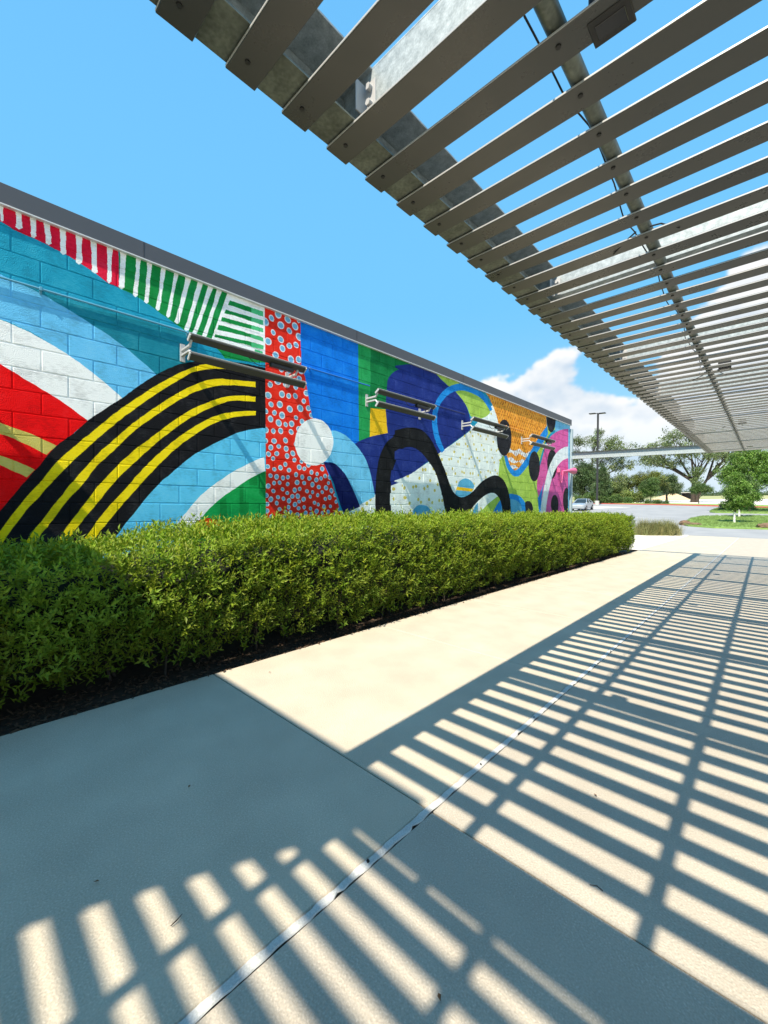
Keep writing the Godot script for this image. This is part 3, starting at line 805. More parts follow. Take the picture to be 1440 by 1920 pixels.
func walkway() -> void:
	var w := Node3D.new()
	w.name = "walkway"
	w.position = Vector3(0, -1.34, 0)
	w.rotation = Vector3(-0.0161, CANOPY_TURN, 0)
	add_child(w)
	tag(w, "", "", "", "structure")
	var tints := [[1.05, 1.07, 1.03], [0.95, 0.98, 0.965]]
	var tone: Array = []
	for t in tints:
		for q in t:
			var m: StandardMaterial3D = M.concrete.duplicate()
			m.albedo_color = Color(q * 0.985, q * 0.98, q * 0.962) if q > 1.0 else Color(q, q, q)
			tone.append(m)
	var step := 1.94
	var cols := [[-3.225, -1.101], [-1.069, 2.2], [2.206, 7.0]]
	var i := 0
	for k in range(-4, 15):
		var a0 := -0.48 + step * k + 0.003
		var a1 := minf(a0 + step - 0.006, 28.6)
		if a1 - a0 < 0.2: continue
		for c in cols:
			var b := MB.new()
			b.bx(Vector3((c[0] + c[1]) * 0.5, -0.06 - 0.0006 * (i % 3), -(a0 + a1) * 0.5), Vector3(c[1] - c[0], 0.12, a1 - a0), 0.005)
			build(b, "slab", tone[(0 if c[0] < -3.0 else 3) + (i * 7 + k * 3) % 3], w)
			i += 1
	# the pale sealant in the long joint, ragged and chipped
	var s := MB.new()
	var wob := noise(0.9, 3, 77)
	var prev: Array = []
	for k in 1500:
		var a := -8.0 + k * 0.0245
		if a > 28.6: break
		var l := -1.085 - 0.0155 + 0.007 * wob.get_noise_1d(a * 14.0)
		var r := -1.085 + 0.0155 + 0.007 * wob.get_noise_1d(a * 14.0 + 90.0)
		if wob.get_noise_1d(a * 23.0 + 300.0) > 0.42: r -= 0.008
		var y := 0.0028 + 0.0010 * wob.get_noise_1d(a * 9.0)
		var now := [Vector3(l, -0.002, -a), Vector3(l + 0.003, y, -a), Vector3(r - 0.003, y, -a), Vector3(r, -0.002, -a)]
		if not prev.is_empty():
			for q in 3: s.quad(prev[q], prev[q + 1], now[q + 1], now[q], Vector3.UP)
		prev = now
	build(s, "joint_sealant", M.sealant, w)
	for k in 11:
		var a := 0.2 + k * 0.8 + rng.randf_range(-0.15, 0.15)
		var c := MB.new()
		c.box(Transform3D(Basis.from_euler(Vector3(rng.randf(), rng.randf() * TAU, rng.randf())), Vector3(-1.085 + rng.randf_range(-0.012, 0.012), 0.004, -a)), Vector3(0.011, 0.005, 0.009) * rng.randf_range(0.5, 1.2), 0.001)
		build(c, "chip", M.black, w)
	var bed := sheet(PackedVector2Array([Vector2(-4.9, -7), Vector2(-3.15, -7), Vector2(-3.45, 16.4), Vector2(-4.9, 16.4)]), -0.045, "planting_bed", M.soil, self)
	tag(bed, "", "", "", "structure")
	var chips: Array = []
	var cc: Array = []
	var chip := MB.new()
	chip.bx(Vector3.ZERO, Vector3(0.034, 0.006, 0.011), 0.002)
	for k in 5200:
		var a := -0.6 + 16.5 * pow(rng.randf(), 1.5)
		var x := -3.22 - 0.017 * a * 0.9 - pow(rng.randf(), 1.3) * 0.5 + (0.05 * rng.randf() * rng.randf() if k % 9 == 0 else -0.006)
		chips.append(Transform3D(Basis.from_euler(Vector3(rng.randfn() * 0.35, rng.randf() * TAU, rng.randfn() * 0.35)).scaled(Vector3.ONE * rng.randf_range(0.4, 1.2)), at(x, a, -0.035 if x < -3.225 - 0.017 * a else 0.006)))
		var g := rng.randf_range(0.5, 2.0)
		cc.append(Color(g, g * 0.9, g * 0.8))
	var mulch := mat(0.06, 0.04, 0.026, 0.95)
	mulch.vertex_color_use_as_albedo = true
	many(chip.mesh(), chips, "mulch", mulch, bed, cc)
	var side := sheet(PackedVector2Array([Vector2(-7.5, 16.4), Vector2(-3.51, 16.4), Vector2(-3.72, 28.6), Vector2(-9.0, 28.6)]), -0.008, "side_pad", M.gravel, self)
	tag(side, "", "", "", "structure")

# ---------------------------------------------------------------- the painted block building
func building() -> void:
	var o := thing("mural_building", "low block building with a bright abstract mural and dark grey roof edge", "building")
	o.position = Vector3(-4.944, 0, 0)
	o.rotation.x = -0.0065
	var mats: Array = []
	var veil := Image.create(512, 512, false, Image.FORMAT_RGBA8)
	var cloudy := noise(0.012, 4, 51).get_seamless_image(512, 512)
	var rolled := noise(0.05, 3, 52).get_seamless_image(512, 512)
	for y in 512:
		for x in 512:
			var k := cloudy.get_pixel(x, y).r * 0.6 + rolled.get_pixel(x, (y * 3) % 512).r * 0.4 - 0.5
			veil.set_pixel(x, y, Color(1, 1, 1, clampf(k * 0.28, 0.0, 0.09)) if k > 0.0 else Color(0.05, 0.05, 0.06, clampf(-k * 0.4, 0.0, 0.14)))
	for m in mural:
		m.im.convert(Image.FORMAT_RGBA8)
		for y in range(0, m.h, 512):
			for x in range(0, m.w, 512): m.im.blend_rect(veil, Rect2i(0, 0, 512, 512), Vector2i(x, y))
		m.im.convert(Image.FORMAT_RGB8)
		var bump := noise(0.30, 3, 31).get_image(m.w, m.h)
		var pits := noise(0.07, 2, 32, FastNoiseLite.TYPE_CELLULAR).get_image(m.w, m.h)
		bump.convert(Image.FORMAT_RGB8)
		pits.convert(Image.FORMAT_RGBA8)
		bump.bump_map_to_normal_map(1.6)
		var q := StandardMaterial3D.new()
		q.albedo_texture = ImageTexture.create_from_image(m.im)
		q.roughness = 0.78
		q.metallic_specular = 0.25
		q.normal_enabled = true
		q.normal_texture = ImageTexture.create_from_image(bump)
		q.normal_scale = 0.85
		mats.append(q)
	# blocks
	var rest := [MB.new(), MB.new()]
	var bl := 0.4035
	var ch := 0.2018
	var near: Array = []
	for k in range(-8, 13):
		var t0 := 0.0125 + ch * k
		var off := 0.349 if posmod(k, 2) == 1 else 0.349 - bl * 0.5
		for j in range(-17, 36):
			var s0 := off + bl * (j - 1)
			var s1 := minf(s0 + bl, 13.77)
			if s1 - s0 < 0.03: continue
			near.append([s0, s1, t0, t0 + ch])
	near.sort_custom(func(a, b): return far_of(a) < far_of(b))
	var count := 0
	for q in near:
		var which := 0 if (q[0] + q[1]) * 0.5 < MURAL_CUT else 1
		if count < 300 and q[3] > -0.45 and q[1] > 0.1:
			var b := MB.new()
			block(b, q, which)
			build(b, "block", mats[which], o)
			count += 1
		else:
			block(rest[which], q, which)
	for k in 2: tag(build(rest[k], "blockwork", mats[k], o), "", "", "", "stuff")
	# mortar bed a few millimetres behind the blocks' faces
	for k in 2:
		var b := MB.new()
		var s0: float = [-0.59, 5.5][k]
		var s1: float = [5.5, 13.765][k]
		var p := [Vector3(-0.005, -0.745, -s0), Vector3(-0.005, -0.745, -s1), Vector3(-0.005, 2.66, -s1), Vector3(-0.005, 2.66, -s0)]
		b.tri(p[0], p[1], p[2], Vector3.RIGHT, muv(p[0], k), muv(p[1], k), muv(p[2], k))
		b.tri(p[0], p[2], p[3], Vector3.RIGHT, muv(p[0], k), muv(p[2], k), muv(p[3], k))
		build(b, "mortar", mats[k], o)
	# the body behind the face, the end wall, the roof and its edge
	var body := MB.new()
	body.box(Transform3D(Basis(), Vector3(-4.512, 0.4, -3.36)), Vector3(9.0, 4.4, 20.7))
	build(body, "wall", mat(0.55, 0.57, 0.58, 0.8), o)
	var f := MB.new()
	f.bx(Vector3(0.006, 2.703, -3.40), Vector3(0.05, 0.176, 20.84), 0.004)
	f.bx(Vector3(-4.5, 2.703, -13.80), Vector3(8.95, 0.176, 0.05), 0.004)
	build(f, "fascia", M.fascia, o)
	var d := MB.new()
	d.bx(Vector3(0.012, 2.606, -3.40), Vector3(0.054, 0.014, 20.85), 0.003)
	build(d, "drip_edge", M.drip, o)
	var jn := MB.new()
	for s in [1.4, 4.45, 7.5, 10.55]: jn.bx(Vector3(0.0325, 2.703, -s), Vector3(0.002, 0.17, 0.004))
	build(jn, "fascia_joint", M.black, o)
	var rf := MB.new()
	rf.bx(Vector3(-4.5, 2.735, -3.4), Vector3(8.9, 0.06, 20.7))
	build(rf, "roof", M.roof, o)
	var post := MB.new()
	post.bx(Vector3(0.0, 0.45, -13.86), Vector3(0.10, 4.1, 0.10), 0.006)
	build(post, "corner_post", M.steel_blue, o)
	# conduit along the wall, with its clips, painted with the wall
	var teal := mat(0.10, 0.33, 0.48, 0.85)
	var blue := mat(0.02, 0.17, 0.55, 0.85)
	for run in [[-5.0, 1.95, teal], [3.2, 4.75, blue], [6.2, 7.6, mat(0.02, 0.03, 0.14, 0.5)], [9.1, 10.4, mat(0.75, 0.35, 0.06, 0.5)]]:
		var c := MB.new()
		c.tube([Vector3(0.022, 1.972, -run[0]), Vector3(0.022, 1.972, -run[1])], [0.0105, 0.0105], 8)
		var cm := build(c, "conduit", run[2], o)
		var s: float = run[0] + 0.35
		while s < run[1]:
			var cl := MB.new()
			cl.bx(Vector3(0.018, 1.972, -s), Vector3(0.036, 0.034, 0.022), 0.003)
			cl.bx(Vector3(0.004, 1.945, -s), Vector3(0.006, 0.03, 0.02), 0.001)
			build(cl, "clip", run[2], cm)
			s += 1.3
	# the four pairs of light bars (and the one before them, whose shadow reaches the picture)
	var labels := ["", "nearest wall light of two long bars, crossing from the yellow-striped arch to red dots",
		"second wall light of two bars, on the dark blue paint beside the yellow block",
		"third wall light of two bars, between the blue ring and a black oval",
		"farthest wall light of two bars, over the orange dashes near the corner"]
	var starts := [-1.9, 1.77, 4.67, 7.49, 10.29]
	for k in 5: wall_light(starts[k], labels[k] if k else "wall light of two bars outside the left edge of the picture")
	# the pink horn-shaped lamp at the far end
	var h := thing("pink_horn", "pink painted horn-shaped wall fitting with a looping cable at the mural's far end", "wall fitting")
	h.position = Vector3(-4.944, 0.98, -13.1)
	var hb := MB.new()
	hb.tube([Vector3(0.03, 0.02, 0), Vector3(0.12, 0.03, -0.1), Vector3(0.13, 0.05, -0.3), Vector3(0.15, 0.06, -0.62)], [0.03, 0.04, 0.055, 0.105], 12)
	build(hb, "horn", M.pink, h)
	var jb := MB.new()
	jb.bx(Vector3(0.04, 0.03, 0.30), Vector3(0.08, 0.13, 0.10), 0.008)
	jb.tube([Vector3(0.03, 0.02, 0.0), Vector3(0.03, -0.08, 0.0)], [0.03, 0.03], 8)
	build(jb, "junction_box", M.pink, h)
	var cb := MB.new()
	var pts: Array = []
	var rad: Array = []
	for k in 13:
		var t := k / 12.0
		pts.append(Vector3(0.04, -0.04 - 0.30 * sin(t * PI), 0.28 - t * 0.28)); rad.append(0.011)
	cb.tube(pts, rad, 6)
	build(cb, "cable_loop", M.pink, h)

func far_of(q: Array) -> float:
	var p := Vector3(-4.944, (q[2] + q[3]) * 0.5, -(q[0] + q[1]) * 0.5)
	var hidden := 100.0 if q[1] < 0.15 or q[3] < -0.45 else 0.0
	return p.length() + hidden

func muv(p: Vector3, which: int) -> Vector2:
	var m = mural[which]
	return Vector2((-p.z - m.s0) / (m.s1 - m.s0), (MURAL_T1 - p.y) / (MURAL_T1 - MURAL_T0)).clamp(Vector2(0.001, 0.001), Vector2(0.999, 0.999))

func block(b: MB, q: Array, which: int) -> void:
	var j := 0.0042
	var bev := 0.005
	var x := rng.randf_range(-0.0006, 0.0012)
	var s0: float = q[0] + j + rng.randf_range(-0.0012, 0.0012)
	var s1: float = q[1] - j + rng.randf_range(-0.0012, 0.0012)
	var t0: float = q[2] + j + rng.randf_range(-0.001, 0.001)
	var t1: float = q[3] - j + rng.randf_range(-0.001, 0.001)
	var lean := rng.randf_range(-0.0007, 0.0007)
	var o := [Vector3(-0.0065, t0, -s0), Vector3(-0.0065, t0, -s1), Vector3(-0.0065, t1, -s1), Vector3(-0.0065, t1, -s0)]
	var i := [Vector3(x - lean, t0 + bev, -s0 - bev), Vector3(x + lean, t0 + bev, -s1 + bev), Vector3(x + lean, t1 - bev, -s1 + bev), Vector3(x - lean, t1 - bev, -s0 - bev)]
	var m0 := [o[0].lerp(i[0], 0.5) + Vector3(0.0012, 0, 0), o[1].lerp(i[1], 0.5) + Vector3(0.0012, 0, 0), o[2].lerp(i[2], 0.5) + Vector3(0.0012, 0, 0), o[3].lerp(i[3], 0.5) + Vector3(0.0012, 0, 0)]
	b.tri(i[0], i[1], i[2], Vector3.RIGHT, muv(i[0], which), muv(i[1], which), muv(i[2], which))
	b.tri(i[0], i[2], i[3], Vector3.RIGHT, muv(i[0], which), muv(i[2], which), muv(i[3], which))
	for ring in [[o, m0], [m0, i]]:
		for k in 4:
			var n := (k + 1) % 4
			var a: Vector3 = ring[0][k]
			var c: Vector3 = ring[0][n]
			var d: Vector3 = ring[1][n]
			var e: Vector3 = ring[1][k]
			b.tri(a, c, d, Vector3.RIGHT, muv(a, which), muv(c, which), muv(d, which))
			b.tri(a, d, e, Vector3.RIGHT, muv(a, which), muv(d, which), muv(e, which))

func wall_light(s: float, label: String) -> void:
	var o := thing("wall_light", label, "wall light", "twin-bar wall lights along the mural")
	o.position = Vector3(-4.944, 1.73 - 0.0065 * (s + 0.7), -s)
	o.rotation.x = -0.0065
	var up := Basis(Vector3(0, 0, 1), 0.62)
	var dn := Basis(Vector3(0, 0, 1), 0.80)
	for e in [[0.10, up, 0.27], [-0.105, dn, 0.27]]:
		var b := MB.new()
		b.box(Transform3D(e[1], Vector3(e[2], e[0], -0.77)), Vector3(0.082, 0.024, 1.50), 0.004)
		var bar := build(b, "light_bar", M.grey_bar, o)
		var cap := MB.new()
		cap.box(Transform3D(e[1], Vector3(e[2] - 0.003, e[0] + 0.015, -0.77)), Vector3(0.090, 0.006, 1.53), 0.001)
		cap.box(Transform3D(e[1], Vector3(e[2], e[0], -0.012)), Vector3(0.088, 0.034, 0.012), 0.001)
		cap.box(Transform3D(e[1], Vector3(e[2], e[0], -1.528)), Vector3(0.088, 0.034, 0.012), 0.001)
		build(cap, "housing", M.white_metal, bar)
	for z in [-0.04, -1.42]:
		var b := MB.new()
		b.bx(Vector3(0.006, 0.0, z), Vector3(0.012, 0.20, 0.055), 0.002)
		build(b, "wall_plate", M.white_metal, o)
		for y in [0.028, -0.028]:
			var a := MB.new()
			a.bx(Vector3(0.115, y, z), Vector3(0.21, 0.026, 0.032), 0.003)
			a.tube([Vector3(0.21, y, z), Vector3(0.262, y + signf(y) * 0.055, z)], [0.016, 0.014], 6)
			build(a, "arm", M.white_metal, o)
	var dr := MB.new()
	dr.bx(Vector3(0.255, 0.052, -1.18), Vector3(0.06, 0.045, 0.34), 0.006)
	build(dr, "driver_box", M.black, o)
	var w := MB.new()
	var pts: Array = []
	var rad: Array = []
	for k in 11:
		var t := k / 10.0
		pts.append(Vector3(0.25, 0.075 - 0.07 * sin(t * PI), -0.72 - 0.30 * t)); rad.append(0.0045)
	w.tube(pts, rad, 5)
	pts = []
	for k in 11:
		var t := k / 10.0
		pts.append(Vector3(0.24 - 0.22 * t, 0.06 + 0.18 * t - 0.10 * sin(t * PI), -1.36 - 0.10 * t))
	w.tube(pts, rad, 5)
	build(w, "wire", M.cable, o)

# ---------------------------------------------------------------- the slatted canopy
func canopy() -> void:
	var o := thing("slatted_canopy", "long canopy of dark bronze slats on galvanised steel over the walkway", "canopy")
	o.rotation = Vector3(0.0028, CANOPY_TURN, 0)
	var y := 1.326
	var right := 2.62
	var bolt := MB.new()
	bolt.tube([Vector3(0, 0.001, 0), Vector3(0, -0.004, 0)], [0.0085, 0.0075], 8)
	var bolt_mesh := bolt.mesh()
	var slats: Array = []
	var eg := MB.new()
	eg.bx(Vector3.ZERO, Vector3(right + 1.225, 0.0066, 0.0016), 0.0004)
	var edge_mesh := eg.mesh()
	for v in 3:
		var b := MB.new()
		b.bx(Vector3((right - 1.232) * 0.5, 0.0055, 0), Vector3(right + 1.232, 0.0110, 0.0985), 0.0016)
		slats.append(b.mesh())
	for k in range(-7, 69):
		var a := 0.614 + PITCH * k + 0.049
		var s := put(slats[posmod(k, 3)], "slat", [M.bronze, M.bronze_b, M.bronze, M.bronze_c, M.bronze_b][posmod(k * 7 + k / 3, 5)], o)
		s.position = Vector3(rng.randf_range(-0.003, 0.003), y, -a + rng.randf_range(-0.002, 0.002))
		s.rotation = Vector3(rng.randf_range(-0.008, 0.008), rng.randf_range(-0.0006, 0.0006), 0)
		var eb := put(edge_mesh, "painted_glint", M.slat_glint, s)  # thin pale strip added as a painted sun highlight on the near edge
		eb.position = Vector3((right - 1.232) * 0.5, 0.0052, 0.0502)
		for x in [-1.165, -0.465, 0.155]:
			var bb := put(bolt_mesh, "bolt", M.black, s)
			bb.position = Vector3(x, 0, 0.012)
	var a0 := -0.82
	var a1 := 14.33
	var mid := -(a0 + a1) * 0.5
	var len_ := a1 - a0
	# edge channels, open inwards
	for side in [[-1.225, 1.0], [right - 0.02, -1.0]]:
		var b := MB.new()
		var x: float = side[0]
		var d: float = side[1]
		var fb := MB.new()
		fb.bx(Vector3(x + d * 0.0735, y + 0.0165, mid), Vector3(0.147, 0.008, len_), 0.001)
		build(fb, "bottom_flange", M.galv_dark, o)
		b.bx(Vector3(x + d * 0.004, y + 0.122, mid), Vector3(0.008, 0.202, len_), 0.001)
		b.bx(Vector3(x + d * 0.0835, y + 0.2275, mid), Vector3(0.167, 0.008, len_), 0.001)
		build(b, "edge_channel", M.galv, o)
	# tubes the slats are bolted to
	for x in [-0.465, 0.155, 0.775, 1.395, 2.015]:
		var b := MB.new()
		b.tube([Vector3(x, y + 0.040, -a0), Vector3(x, y + 0.040, -a1)], [0.0275, 0.0275], 14)
		build(b, "purlin_tube", M.galv_dark, o)
	# cross beams with their clip angles
	for j in range(-1, 9):
		var a := 1.08 + 9.0 * PITCH * j
		if j == 8: a = 14.27
		var b := MB.new()
		var w := right + 1.225 - 0.03
		var cx := (right - 1.225) * 0.5
		b.bx(Vector3(cx, y + 0.148, -a), Vector3(w, 0.150, 0.007), 0.001)
		b.bx(Vector3(cx, y + 0.0705, -a - 0.024), Vector3(w, 0.007, 0.055), 0.001)
		b.bx(Vector3(cx, y + 0.2265, -a - 0.024), Vector3(w, 0.007, 0.055), 0.001)
		var beam := build(b, "cross_beam", M.galv, o)
		var c := MB.new()
		c.bx(Vector3(-1.065, y + 0.125, -a + 0.0065), Vector3(0.055, 0.11, 0.005), 0.001)
		c.bx(Vector3(-1.090, y + 0.125, -a + 0.030), Vector3(0.005, 0.11, 0.05), 0.001)
		build(c, "clip_angle", M.white_metal, beam)
		for q in [0.10, 0.155]:
			var n := MB.new()
			n.tube([Vector3(-1.062, y + q, -a + 0.009), Vector3(-1.062, y + q, -a + 0.024)], [0.012, 0.012], 6)
			build(n, "nut", M.white_metal, beam)
	# down lights set in the slats
	for a in [1.285, 5.35, 9.22, 13.19]:
		var b := MB.new()
		b.bx(Vector3(-0.335, y - 0.001, -a), Vector3(0.105, 0.006, 0.082), 0.002)
		b.bx(Vector3(-0.335, y + 0.045, -a), Vector3(0.10, 0.06, 0.078), 0.004)
		var l := build(b, "light_housing", M.black, o)
		var n := MB.new()
		n.bx(Vector3(-0.335, y - 0.0045, -a), Vector3(0.075, 0.003, 0.045), 0.001)
		build(n, "lens", M.light_lens, l)
	# black cable that sags along the first tube, and the blue end over the near light
	var pts: Array = []
	var rad: Array = []
	for k in 60:
		var t := k / 59.0
		var a := 1.15 + t * 4.3
		pts.append(Vector3(-0.515 - 0.015 * sin(a * 6.1), y + 0.060 + 0.012 * sin(a * 15.9), -a)); rad.append(0.0032)
	var cb := MB.new()
	cb.tube(pts, rad, 5)
	build(cb, "cable", M.cable, o)
	pts = []; rad = []
	for k in 14:
		var t := k / 13.0
		pts.append(Vector3(-0.47 + 0.13 * t, y + 0.10 - 0.07 * sin(t * PI), -1.10 - 0.10 * t)); rad.append(0.0035)
	var bc := MB.new()
	bc.tube(pts, rad, 6)
	build(bc, "cable", M.blue_cable, o)
	for a in [2.38, 5.5, 9.4]:
		var tw := MB.new()
		tw.tube([Vector3(-0.44, y + 0.02, -a), Vector3(-0.40, y + 0.03, -a - 0.03), Vector3(-0.33, y - 0.004, -a - 0.07)], [0.004, 0.004, 0.003], 5)
		tw.tube([Vector3(-0.50, y + 0.02, -a), Vector3(-0.54, y + 0.01, -a - 0.02), Vector3(-0.62, y - 0.006, -a - 0.08)], [0.004, 0.004, 0.003], 5)
		build(tw, "cable_tie", M.cable, o)
	# posts on the far side
	for a in [0.4, 5.0, 9.6, 14.2]:
		var p := MB.new()
		p.bx(Vector3(right - 0.07, -0.10, -a), Vector3(0.1, 2.86, 0.1), 0.006)
		build(p, "post", M.galv_dark, o)
	# the beam from the corner of the building to the canopy
	var bb := thing("link_beam", "pale steel beam from the building's corner to the canopy's far end", "steel beam")
	var p0 := Vector3(-4.90, 1.434, -13.83)
	var p1 := Vector3(-1.46, 1.385, -14.17)
	var dir := (p1 - p0).normalized()
	var up := Vector3.UP - dir * dir.y
	var bs := Basis(dir, up.normalized(), dir.cross(up.normalized()))
	bb.transform = Transform3D(bs, p0)
	var l := (p1 - p0).length()
	var wb := MB.new()
	wb.bx(Vector3(l * 0.5, 0.105, 0), Vector3(l, 0.19, 0.008), 0.001)
	build(wb, "web", M.galv, bb)
	var fl := MB.new()
	fl.bx(Vector3(l * 0.5, 0.006, 0.03), Vector3(l, 0.010, 0.085), 0.001)
	build(fl, "flange", M.galv, bb)
	var ft := MB.new()
	ft.bx(Vector3(l * 0.5, 0.206, 0.03), Vector3(l, 0.010, 0.085), 0.001)
	build(ft, "flange", M.galv_dark, bb)

# ---------------------------------------------------------------- what stands behind the camera and throws its shade into the picture
func rear_roof() -> void:
	var o := thing("entrance_roof", "solid angled roof over the entrance behind the viewer", "roof")
	o.rotation.y = CANOPY_TURN
	var b := MB.new()
	var poly := PackedVector2Array([Vector2(-6.6, 1.66), Vector2(-0.46, 1.66), Vector2(-1.064, 2.93), Vector2(-1.27, 3.36), Vector2(-6.6, 3.36)])
	var t := Transform3D(Basis(Vector3.RIGHT, Vector3.BACK, Vector3.DOWN), Vector3(0, 2.9, 0))
	b.prism(poly, -0.12, 0.0, t)
	build(b, "deck", M.roof, o)
	for p in [Vector3(-1.0, 0, 2.4), Vector3(-1.35, 0, 3.2)]:
		var c := MB.new()
		c.bx(p + Vector3(-0.35, 0.80, 0), Vector3(0.11, 4.2, 0.11), 0.006)
		build(c, "post", M.galv_dark, o)
	var r := thing("rear_canopy", "second canopy of narrower slats behind the viewer", "canopy")
	r.rotation.y = CANOPY_TURN
	for k in range(-6, 8):
		var a := 0.2075 + 0.1403 * k + 0.0377 - 2.542
		var s := MB.new()
		s.bx(Vector3(0.6, 2.2, -a), Vector3(4.1, 0.012, 0.0820), 0.002)
		build(s, "slat", M.bronze, r)
	for x in [-1.35, -0.733, -0.073, 0.6, 1.3, 2.0]:
		var s := MB.new()
		s.tube([Vector3(x, 2.245, 3.25), Vector3(x, 2.245, 1.2)], [0.0265, 0.0265], 10)
		build(s, "purlin_tube", M.galv_dark, r)
	for p in [Vector3(2.55, 0.4, 1.6), Vector3(2.55, 0.4, 3.15)]:
		var c := MB.new()
		c.bx(p, Vector3(0.1, 3.58, 0.1), 0.006)
		build(c, "post", M.galv_dark, r)

# ---------------------------------------------------------------- the hedge
func hedge() -> void:
	var o := thing("hedge", "long clipped green hedge between the painted wall and the walkway", "hedge")
	o.rotation.y = 0.0130
	var lump := noise(0.55, 3, 61)
	var fine := noise(1.7, 2, 62)
	var a0 := -3.5
	var a1 := 15.45
	# solid lumpy core, near-black for the shade inside, a hand's breadth within the leaves
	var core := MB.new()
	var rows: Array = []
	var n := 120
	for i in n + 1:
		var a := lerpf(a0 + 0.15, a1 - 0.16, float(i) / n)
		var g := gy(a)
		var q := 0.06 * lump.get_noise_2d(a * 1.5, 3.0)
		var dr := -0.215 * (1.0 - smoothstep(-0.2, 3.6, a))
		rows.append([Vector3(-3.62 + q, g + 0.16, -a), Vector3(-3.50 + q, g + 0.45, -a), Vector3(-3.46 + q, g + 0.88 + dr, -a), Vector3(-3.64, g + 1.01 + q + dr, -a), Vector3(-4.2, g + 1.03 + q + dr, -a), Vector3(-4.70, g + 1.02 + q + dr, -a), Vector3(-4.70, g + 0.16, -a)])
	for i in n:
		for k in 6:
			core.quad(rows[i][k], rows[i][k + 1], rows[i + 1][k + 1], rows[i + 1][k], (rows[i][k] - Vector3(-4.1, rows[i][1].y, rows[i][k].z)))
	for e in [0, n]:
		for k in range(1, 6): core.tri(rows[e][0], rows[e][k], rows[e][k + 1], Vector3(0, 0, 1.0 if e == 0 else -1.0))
	build(core, "shade_core", M.hedge_core, o)
	var st := MB.new()
	for k in 70:
		var a := rng.randf_range(-0.4, 14.5)
		var x := rng.randf_range(-3.95, -3.55)
		st.tube([Vector3(x, gy(a) - 0.05, -a), Vector3(x + rng.randfn() * 0.03, gy(a) + 0.15, -a + rng.randfn() * 0.03), Vector3(x + 0.05 + rng.randfn() * 0.05, gy(a) + 0.4, -a + rng.randfn() * 0.06)], [0.011, 0.009, 0.006], 5)
	build(st, "stems", M.bark, o)
	var meshes := [sprig(1, 0.038, 11), sprig(2, 0.044, 9), sprig(3, 0.033, 13)]
	var xf := [[], [], []]
	var cols := [[], [], []]
	var spots: Array = []
	var total := 32000
	for k in total:
		var a := a0 + (a1 - a0) * rng.randf()
		var g := gy(a)
		var kind := rng.randf()
		var top := 0.885 + 0.215 * smoothstep(-0.2, 3.6, a)
		var p: Vector3
		var nn: Vector3
		var tone: float
		if kind < 0.46:
			# the face to the walkway
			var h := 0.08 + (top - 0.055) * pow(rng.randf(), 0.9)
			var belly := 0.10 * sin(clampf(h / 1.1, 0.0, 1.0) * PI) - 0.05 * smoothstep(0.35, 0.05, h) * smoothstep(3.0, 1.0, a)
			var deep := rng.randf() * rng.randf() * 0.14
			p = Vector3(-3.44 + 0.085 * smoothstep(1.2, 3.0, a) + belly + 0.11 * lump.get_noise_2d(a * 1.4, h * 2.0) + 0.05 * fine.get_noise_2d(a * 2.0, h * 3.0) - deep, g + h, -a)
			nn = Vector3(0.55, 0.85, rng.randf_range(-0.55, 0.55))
			tone = lerpf(0.62, 1.0, smoothstep(0.1, 1.1, h)) * (1.0 - deep * 2.0)  # shade painted into the leaf colour: darker low down and deeper in
			if h < 0.25 and rng.randf() < 0.3: continue
		elif kind < 0.94:
			var x := rng.randf_range(-4.74, -3.42)
			var edge := smoothstep(-3.62, -3.38, x) * 0.07
			p = Vector3(x, g + top - edge + 0.095 * lump.get_noise_2d(a * 1.6, x * 1.6) + 0.06 * fine.get_noise_2d(a * 2.5, x * 2.5) + 0.03 * rng.randfn(), -a)
			nn = Vector3(rng.randf_range(-0.4, 0.5), 1.0, rng.randf_range(-0.4, 0.4))
			tone = rng.randf_range(0.9, 1.2)
			if rng.randf() < 0.045: p.y += rng.randf_range(0.02, 0.07)
		else:
			# the far end
			var h := 0.06 + 1.05 * rng.randf()
			p = Vector3(rng.randf_range(-4.7, -3.42), gy(a1) + h, -a1 + 0.06 * rng.randfn() - 0.06 * sin(h * 2.8))
			nn = Vector3(rng.randf_range(-0.2, 0.4), 0.5, -0.8)
			tone = 0.95
		var q := p - Vector3(0, 0, 0)
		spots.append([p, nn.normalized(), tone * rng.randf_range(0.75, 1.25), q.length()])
	# the sprigs nearest the viewer stand alone, the others as one mass
	var order: Array = []
	for i in spots.size():
		if spots[i][0].x > -3.62 and spots[i][1].y < 0.93 and -spots[i][0].z > 0.25 and spots[i][0].y > gy(0.0) + 0.15: order.append(i)
	order.sort_custom(func(i, j): return spots[i][3] < spots[j][3])
	var alone := {}
	for i in mini(300, order.size()): alone[order[i]] = true
	var leafs: Array = []
	for t in [0.8, 1.0, 1.25]:
		var m: StandardMaterial3D = M.hedge_leaf.duplicate()
		m.vertex_color_use_as_albedo = false
		m.albedo_color = Color(0.17 * t, 0.26 * t, 0.028 * t).linear_to_srgb()
		leafs.append(m)
